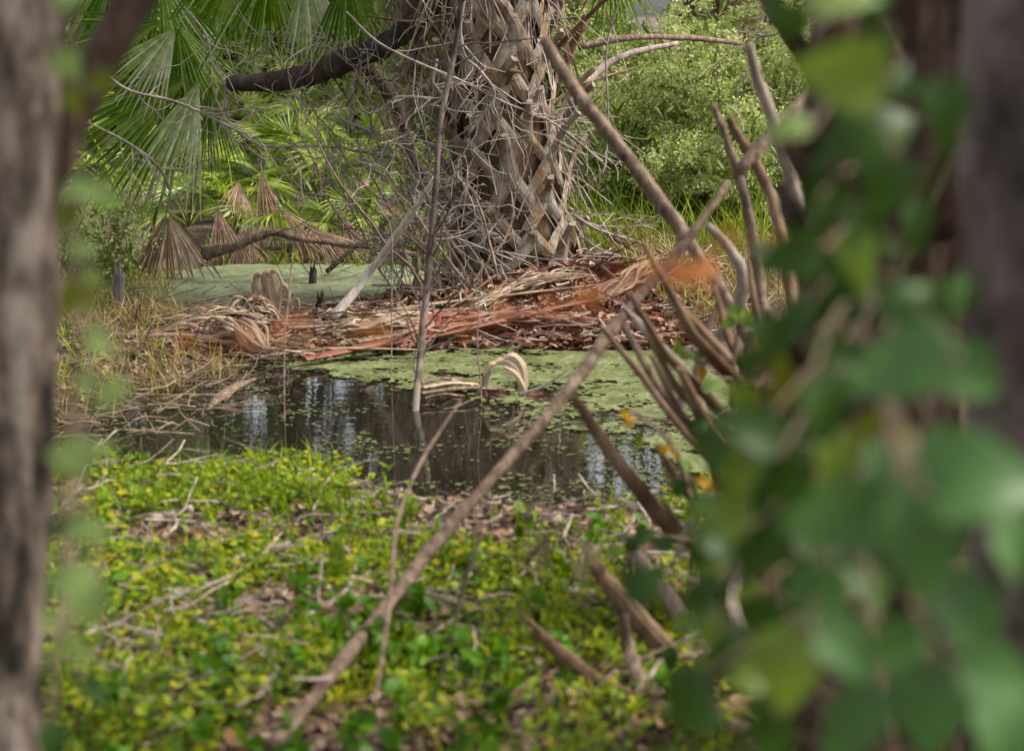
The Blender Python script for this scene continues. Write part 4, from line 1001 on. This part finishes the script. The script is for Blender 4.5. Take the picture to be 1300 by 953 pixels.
# ------------------------------------------------------------------ foreground trunks
def rough_trunk(name, label, pts, w, mat, seed, amp=.05, n=48, rows=120, group=None):
    P3 = np.array([P(*p) for p in pts]); rad = np.array([a_*p[2]/FPX/2 for a_, p in zip(w, pts)])
    q, rr = smooth_path(P3, rad, max(2, rows//len(pts)))
    base = q[-1].copy(); t = thing(name, label, 'tree', base, group)
    g = Geo(); tube(g, q, rr, n); V = g.V[0].reshape(len(q), n, 3); c = q[:, None]
    aa = np.arange(n)[None]*1.0; L = np.cumsum(np.r_[0, np.linalg.norm(np.diff(q, axis=0), axis=1)])[:, None]
    wrap = np.cos(aa*2*PI/n)*2; wrap2 = np.sin(aa*2*PI/n)*2
    f = fbm(wrap*3.2+L*0+7, wrap2*3.2+L*5, seed, 4)
    g.V[0] = (c + (V-c)*(1+amp*2*(f[..., None]-.5))).reshape(-1, 3)
    part('trunk', g, M[mat], t, True); return t
lt = rough_trunk('tree', 'grey ridged tree trunk filling the left edge', [(0,1500,2.1),(2,1000,2.15),(8,820,2.2),(20,500,2.25),(28,200,2.28),(30,-120,2.3),(40,-900,2.4)], [130,112,96,102,94,108,112], 'oakbark', 301, .16)
b_ = lt
g = Geo(); q, rr = smooth_path([P(60,235,2.35), P(112,110,2.4), P(165,10,2.45), P(240,-120,2.5), P(330,-330,2.6)], np.array([36,46,52,48,40])*2.4/FPX/2, 6); tube(g, q, rr, 12, rough=.06, seed=5); part('branch', g, M['brownbark'], lt, True, 'dark brown branch slanting up right')
# trunk offset of left tree reaches the ground
rt = rough_trunk('tree', 'smooth grey trunk at the far right edge behind the vine', [(1330,1600,1.75),(1330,1000,1.8),(1330,700,1.85),(1318,400,1.9),(1310,150,1.95),(1330,-200,2.0),(1380,-900,2.1),(1380,-2300,2.1)], [260,230,200,190,180,190,180,110], 'greybark', 305, .06)
r = R_(330); g0 = P(1330,-2300,2.1); ends = []
for k in range(9):
    a = k*2.4; g = Geo(); q = branch_path(r, P(1380,-900-150*k,2.1), [math.cos(a), math.sin(a), 1.0], r.uniform(1.2,2.2), 7, .2); tube(g, q, np.linspace(.05,.01,8), 7)
    part('limb', g, M['greybark'], rt); ends += list(q[2:])  # limbs added only to carry the shading canopy
ends = np.array(ends); N = 5200; g = Geo()
pos = ends[r.integers(0,len(ends),N)] + r.normal(size=(N,3))*np.array([.42,.42,.25]); pos = pos[(pos[:,2] > 2.35) & (pos[:,0] > .1)]; N = len(pos)
scatter(g, LEAF_OV, pos, frames(rnd_dirs(r,N), rnd_dirs(r,N,1.5)), r.uniform(.07,.13,N)); part('crown', g, M['dark'], rt)  # unseen canopy added above the view to shade the right foreground
b = np.array([(1140-CX)/FPX*3.0, 3.0, 0.]); b[2] = gz1(b[0], b[1])
t = thing('palm_tree', 'shaggy brown palm trunk between the dead stalks and the right edge', 'palm tree', b)
g = Geo(); zs = np.linspace(-.1, 2.6, 34); tube(g, np.array([b+np.array([.02*z,0,z]) for z in zs]), .155, 30, rough=.12, seed=8); part('trunk', g, M['brownbark'], t)
r = R_(310)
for k in range(70):
    z = .05+2.5*k/70; th = k*2.4; o = np.array([math.cos(th), math.sin(th), 0]); p = b+[0,0,z]+o*.14; L = r.uniform(.08,.2)
    g = Geo(); tube(g, [p, p+o*L*.4+[0,0,L*.6], p+o*L*.6+[0,0,L]], [.04,.032,.012], 7, .4, rough=.15, seed=k); part('boot', g, M['brownbark'], t, True)
stick('liana', [(1130,360,2.2),(1180,240,2.15),(1230,120,2.1),(1290,0,2.05),(1340,-100,2.0)], [22,26,28,30,30], 'moss_bark', 'thick olive green liana slanting up right at the top right', 'vine', seed=320)

# ------------------------------------------------------------------ foreground vines with individual leaves
def ovate(seed, w=.34, lobes=0):
    r = R_(seed); n = 9; V = []; F = []
    for i in range(n+1):
        t = i/n; ww = w*math.sin(PI*min(.999, t**.7))**.8*(1-.25*t) if 0 < t < 1 else 0
        ww *= 1 + .06*math.sin(t*22+seed)
        z = .10*math.sin(PI*t) - .16*t*t
        for s in (-1,-.5,0,.5,1): V.append([s*ww, t, z + abs(s)*ww*.22 + .012*math.sin(t*30+s*4)])
    for i in range(n):
        for j in range(4): a_ = i*5+j; F.append([a_, a_+1, a_+6, a_+5])
    V = np.array(V); V[:,1] -= .0
    return V, np.array(F)
def leaf_meshes(mats):
    out = {}
    for m in mats:
        out[m] = []
        for s in range(3):
            g = Geo(); g.add(*ovate(s, (.30,.36,.42)[s])); out[m].append(g.mesh('leaf', M[m], smooth=True))
    return out
LM = leaf_meshes(['vine','vinemid','vinelight','vinepale','vineolive','vineyellow','vinered'])
def put_leaf(root, base, d, nrm, L, mat, r, label=None):
    me = LM[mat][r.integers(0,3)]; o = bpy.data.objects.new('leaf', me); COL.objects.link(o); o.parent = root
    F_ = frames(np.asarray(d, float), np.asarray(nrm, float)); m = Matrix.Identity(4)
    for i in range(3):
        for j in range(3): m[i][j] = float(F_[i][j])*L
        m[i][3] = float(base[i]) - root.location[i]
    o.matrix_local = m
    if label: o['label'] = label
    return o
def vine(name, label, stem, w, leaves, seed, stemmat='twigbrown', twigs=True, rest=None):
    """stem: list of (px,py,dist); leaves: (px,py,dist,deg,lenpx,mat) centre and direction in the picture"""
    r = R_(seed); S = np.array([P(*p) for p in stem]); q, rr = smooth_path(S, [w*p[2]/FPX/2 for p in stem], 6)
    base = q[0].copy() if q[0][2] < q[-1][2] else q[-1].copy()
    t = thing(name, label, 'vine', base); g = Geo(); tube(g, q, rr, 6)
    for (px, py, d, deg, lp, mt) in leaves:
        L = lp*d/FPX; dv = img_dir(deg, r.uniform(-.35,.35)); c = P(px, py, d); b0 = c - dv*L*.5
        i = np.argmin(np.linalg.norm(q-b0, axis=1)); 
        mid = (q[i]+b0)/2 + np.array([0,0,.01]); pp, rp = smooth_path([q[i], mid, b0, b0+dv*L*.2], [.0022,.0015,.0012,.0008], 3); tube(g, pp, rp, 4, cap=False)
        nr = unit(np.array([r.normal()*.35, -1, .55+r.normal()*.3]))
        put_leaf(t, b0, dv, nr, L, mt, r)
    part('stem', g, M[stemmat], t)
    return t
Ls = [(95,15,1.45,20,70,'vinepale'),(90,78,1.5,-20,60,'vinepale'),(100,120,1.5,-60,70,'vineolive'),(112,100,1.6,200,50,'vineolive'),(110,232,1.45,-10,65,'vinepale'),(140,245,1.5,-50,60,'vinepale'),(92,285,1.5,-120,60,'vineolive'),
 (100,325,1.45,10,60,'vinepale'),(118,345,1.5,-60,55,'vinepale'),(100,375,1.5,-30,60,'vineolive'),(115,372,1.6,-80,55,'vineolive'),(100,420,1.5,60,45,'vinepale'),(125,440,1.4,-30,70,'vinepale'),(145,492,1.4,-65,75,'vinepale'),(102,482,1.45,180,55,'vinepale'),
 (90,568,1.4,175,80,'vinepale'),(115,572,1.4,-15,65,'vinepale'),(95,600,1.5,-120,55,'vineolive'),(80,660,1.5,100,55,'vine'),(108,668,1.4,0,75,'vinepale'),(118,695,1.4,-70,60,'vinepale'),(92,740,1.4,-160,75,'vinepale'),
 (110,765,1.4,-60,80,'vinepale'),(72,800,1.45,150,60,'vinepale'),(95,838,1.4,-20,75,'vinepale'),(70,850,1.4,200,60,'vine'),(110,900,1.4,-40,80,'vine'),(80,930,1.4,-100,80,'vine')]
rj = R_(400); Ls = [(px+rj.normal()*9, py+rj.normal()*9, d+rj.uniform(-.08,.12), deg+rj.normal()*25, lp*rj.uniform(.6,1.0), mt) for i, (px,py,d,deg,lp,mt) in enumerate(Ls)]
vine('creeper', 'climbing creeper with soft pale green leaves down the left trunk', [(62,1010,1.75),(74,860,1.7),(86,700,1.65),(90,560,1.6),(98,420,1.6),(96,280,1.6),(100,120,1.65),(90,-40,1.7)], 5, Ls, 401)
r = R_(405)
Rs = [(1070,92,1.15,175,150,'vinelight'),(1150,110,1.2,60,80,'vine'),(1120,175,1.25,15,150,'vine'),(1110,240,1.2,-95,120,'vine'),(1060,195,1.3,200,110,'vine'),(1000,165,1.3,190,80,'vinepale'),
 (1040,250,1.25,230,120,'vine'),(1000,320,1.3,200,120,'vine'),(1090,330,1.3,-80,110,'vinelight'),(1150,385,1.2,40,110,'vine'),(1195,440,1.2,-20,130,'vine'),(1140,470,1.1,-160,180,'vinemid'),(1235,475,1.15,-30,120,'vine'),
 (1060,440,1.25,150,130,'vine'),(1000,400,1.3,-140,120,'vine'),(1040,520,1.2,-100,150,'vine'),(960,545,1.25,165,130,'vine'),(940,600,1.3,-110,110,'vinelight'),(1050,590,1.25,-90,140,'vinelight'),(1000,620,1.2,-120,140,'vine'),
 (1120,610,1.15,100,130,'vine'),(1065,655,1.05,195,190,'vine'),(1170,690,1.0,-85,210,'vine'),(1245,612,1.0,5,210,'vine'),(1180,590,1.1,80,120,'vine'),(960,690,1.25,-110,130,'vine'),(920,655,1.3,170,90,'vinelight'),
 (900,740,1.3,-100,100,'vine'),(960,780,1.2,-60,150,'vine'),(1040,760,1.15,-90,150,'vine'),(1080,830,1.1,-40,170,'vine'),(1150,830,1.15,-100,150,'vine'),(1230,790,1.1,-60,170,'vine'),(1280,700,1.1,-60,140,'vine'),(1000,850,1.2,-100,150,'vinelight'),
 (920,830,1.3,-110,120,'vine'),(1270,860,1.05,-20,180,'vine'),(1000,10,1.3,160,90,'vine'),(1070,0,1.2,10,110,'vinepale'),(1190,150,1.25,-60,100,'vine'),(1100,290,1.3,120,100,'vine'),(1170,280,1.4,-70,90,'vine'),
 (1180,900,1.1,-90,170,'vine'),(1080,920,1.1,-120,170,'vine'),(980,930,1.2,-80,150,'vine'),(1270,940,1.1,-80,170,'vine'),(890,900,1.3,-100,120,'vine'),(1210,380,1.35,30,90,'vine'),(1110,560,1.3,200,120,'vineolive'),(1085,300,1.35,30,60,'vineyellow'),
 (1020,700,1.35,-20,120,'vine'),(1100,740,1.35,150,120,'vine'),(985,480,1.4,100,100,'vineolive'),(1080,380,1.4,60,110,'vine'),(1200,760,1.3,40,120,'vine'),(960,860,1.4,0,100,'vinelight'),(1035,330,1.4,-120,110,'vine'),(970,440,1.5,-90,90,'vine'),
 (1020,560,1.45,20,110,'vine'),(940,500,1.5,160,70,'vinelight')]
rj = R_(409); R2 = []
for i, (px,py,d,deg,lp,mt) in enumerate(Rs):
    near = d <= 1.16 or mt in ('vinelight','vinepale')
    if near: R2.append((px, py, d, deg, lp*.88, 'vinemid' if mt == 'vine' else mt))  # near leaves coloured lighter, as if lit against the darker ones behind
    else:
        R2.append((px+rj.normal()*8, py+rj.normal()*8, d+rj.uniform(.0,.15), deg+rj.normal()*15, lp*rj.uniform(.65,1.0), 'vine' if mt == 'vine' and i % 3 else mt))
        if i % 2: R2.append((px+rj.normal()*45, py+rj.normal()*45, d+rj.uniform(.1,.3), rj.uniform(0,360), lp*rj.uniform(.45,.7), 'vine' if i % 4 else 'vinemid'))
for k in range(16): R2.append((rj.uniform(885,960), rj.uniform(520,920), rj.uniform(1.6,2.2), rj.uniform(150,280), rj.uniform(40,65), ['vine','vinelight','vinemid'][k%3]))
Rs = R2
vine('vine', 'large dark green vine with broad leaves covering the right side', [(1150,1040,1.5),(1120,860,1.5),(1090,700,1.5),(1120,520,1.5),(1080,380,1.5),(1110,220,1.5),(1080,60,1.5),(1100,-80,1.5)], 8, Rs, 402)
# small leafy vines around the dead palm
sm = [(945,400,3.8,100,26,'vinelight'),(932,395,3.8,160,26,'vinelight'),(925,410,3.8,-150,24,'vinelight'),(952,415,3.8,-20,24,'vine'),(860,440,4.0,100,22,'vinelight'),(872,450,4.0,20,20,'vinelight'),(885,455,4.0,-60,22,'vine'),
      (1000,420,3.6,60,30,'vinelight'),(985,435,3.6,160,28,'vinepale'),(965,440,3.6,-60,22,'vineyellow'),(890,475,3.8,-80,26,'vineyellow'),(905,490,3.7,20,32,'vinepale'),(885,540,3.7,190,30,'vine'),(955,600,3.5,-100,34,'vinelight'),(935,560,3.6,-60,34,'vine')]
vine('ivy', 'small bright leafy vine climbing the upper crossed boots', [(960,860,3.9),(945,620,3.8),(930,480,3.8),(945,380,3.8)], 5, sm, 403)
sm = [(845,570,3.3,30,18,'vineyellow'),(858,578,3.3,-60,15,'vineyellow'),(893,612,3.2,-20,21,'vineyellow'),(900,620,3.2,200,18,'vineyellow'),(870,590,3.3,120,24,'vinepale'),(875,650,3.2,-120,36,'vinelight'),(860,620,3.3,-80,30,'vine'),
      (840,690,3.2,170,34,'vine'),(820,680,3.3,30,34,'vine'),(835,730,3.2,-30,30,'vine'),(885,760,3.1,-70,34,'vine'),(865,790,3.1,-150,34,'vinelight'),(905,790,3.1,-40,36,'vine'),(850,835,3.2,-90,34,'vine'),(895,845,3.1,-60,38,'vinelight'),
      (800,690,3.3,100,24,'vine'),(780,700,3.3,200,24,'vinelight'),(915,850,3.1,-20,34,'vinelight'),(800,535,3.6,30,20,'vineyellow'),(793,524,3.6,160,16,'vineyellow'),(812,560,3.6,-90,18,'vineolive')]
vine('ivy', 'low leafy vine with a few orange-yellow leaves in front of the lower boots', [(905,900,3.2),(890,780,3.25),(880,700,3.3),(875,620,3.35),(850,560,3.5),(800,520,3.7)], 4, sm, 404)
# reddish foreground sprays
rl = []
rr_ = R_(407)
for (px, py, n) in [(755,372,5),(860,345,5),(885,340,4),(570,412,3),(480,425,3),(300,440,2),(240,436,1),(650,405,2),(700,395,2),(935,295,3),(400,430,2)]:
    for k in range(max(1, int(n*.65))): rl.append((px+rr_.normal()*12, py+rr_.normal()*9, 1.25+rr_.random()*.15, rr_.uniform(0,360), rr_.uniform(13,26)*(1.7 if px > 740 and px < 900 else 1), 'vinered'))
vine('red_creeper', 'thin foreground creeper with blurred orange-red leaves crossing level in front of the pond', [(1110,320,1.45),(960,300,1.4),(880,345,1.35),(755,375,1.32),(650,402,1.32),(560,412,1.32),(400,430,1.32),(230,438,1.35)], 2.6, rl, 406, stemmat='vinered')

# ------------------------------------------------------------------ light and sky
w = bpy.data.worlds.new('World'); scene.world = w; w.use_nodes = True; nt = w.node_tree; bg = nt.nodes['Background']
sky = nt.nodes.new('ShaderNodeTexSky'); sky.sky_type = 'NISHITA'; sky.sun_disc = False
EL, AZ = 50, 85     # azimuth of the sun, measured from +Y clockwise
sky.sun_elevation = math.radians(EL); sky.sun_rotation = math.radians(AZ); sky.dust_density = 4; sky.air_density = 1.0; sky.ozone_density = 1
hs = nt.nodes.new('ShaderNodeHueSaturation'); hs.inputs['Saturation'].default_value = .28
nt.links.new(sky.outputs[0], hs.inputs['Color']); nt.links.new(hs.outputs[0], bg.inputs['Color']); bg.inputs['Strength'].default_value = .14
sd = bpy.data.lights.new('sun', 'SUN'); sd.energy = 2.7; sd.angle = math.radians(22); sd.color = (1, .92, .80)
so = bpy.data.objects.new('sun', sd); COL.objects.link(so)
el, az = math.radians(EL), math.radians(AZ)
sv = Vector((math.sin(az)*math.cos(el), math.cos(az)*math.cos(el), math.sin(el)))
so.rotation_euler = sv.to_track_quat('Z', 'Y').to_euler()
scene.view_settings.view_transform = 'Standard'; scene.view_settings.look = 'None'; scene.view_settings.gamma = 1
scene.view_settings.exposure = 1.4
scene.render.engine = 'CYCLES'
cy = scene.cycles; cy.max_bounces = 6; cy.diffuse_bounces = 3; cy.glossy_bounces = 3; cy.transmission_bounces = 4; cy.use_denoising = True
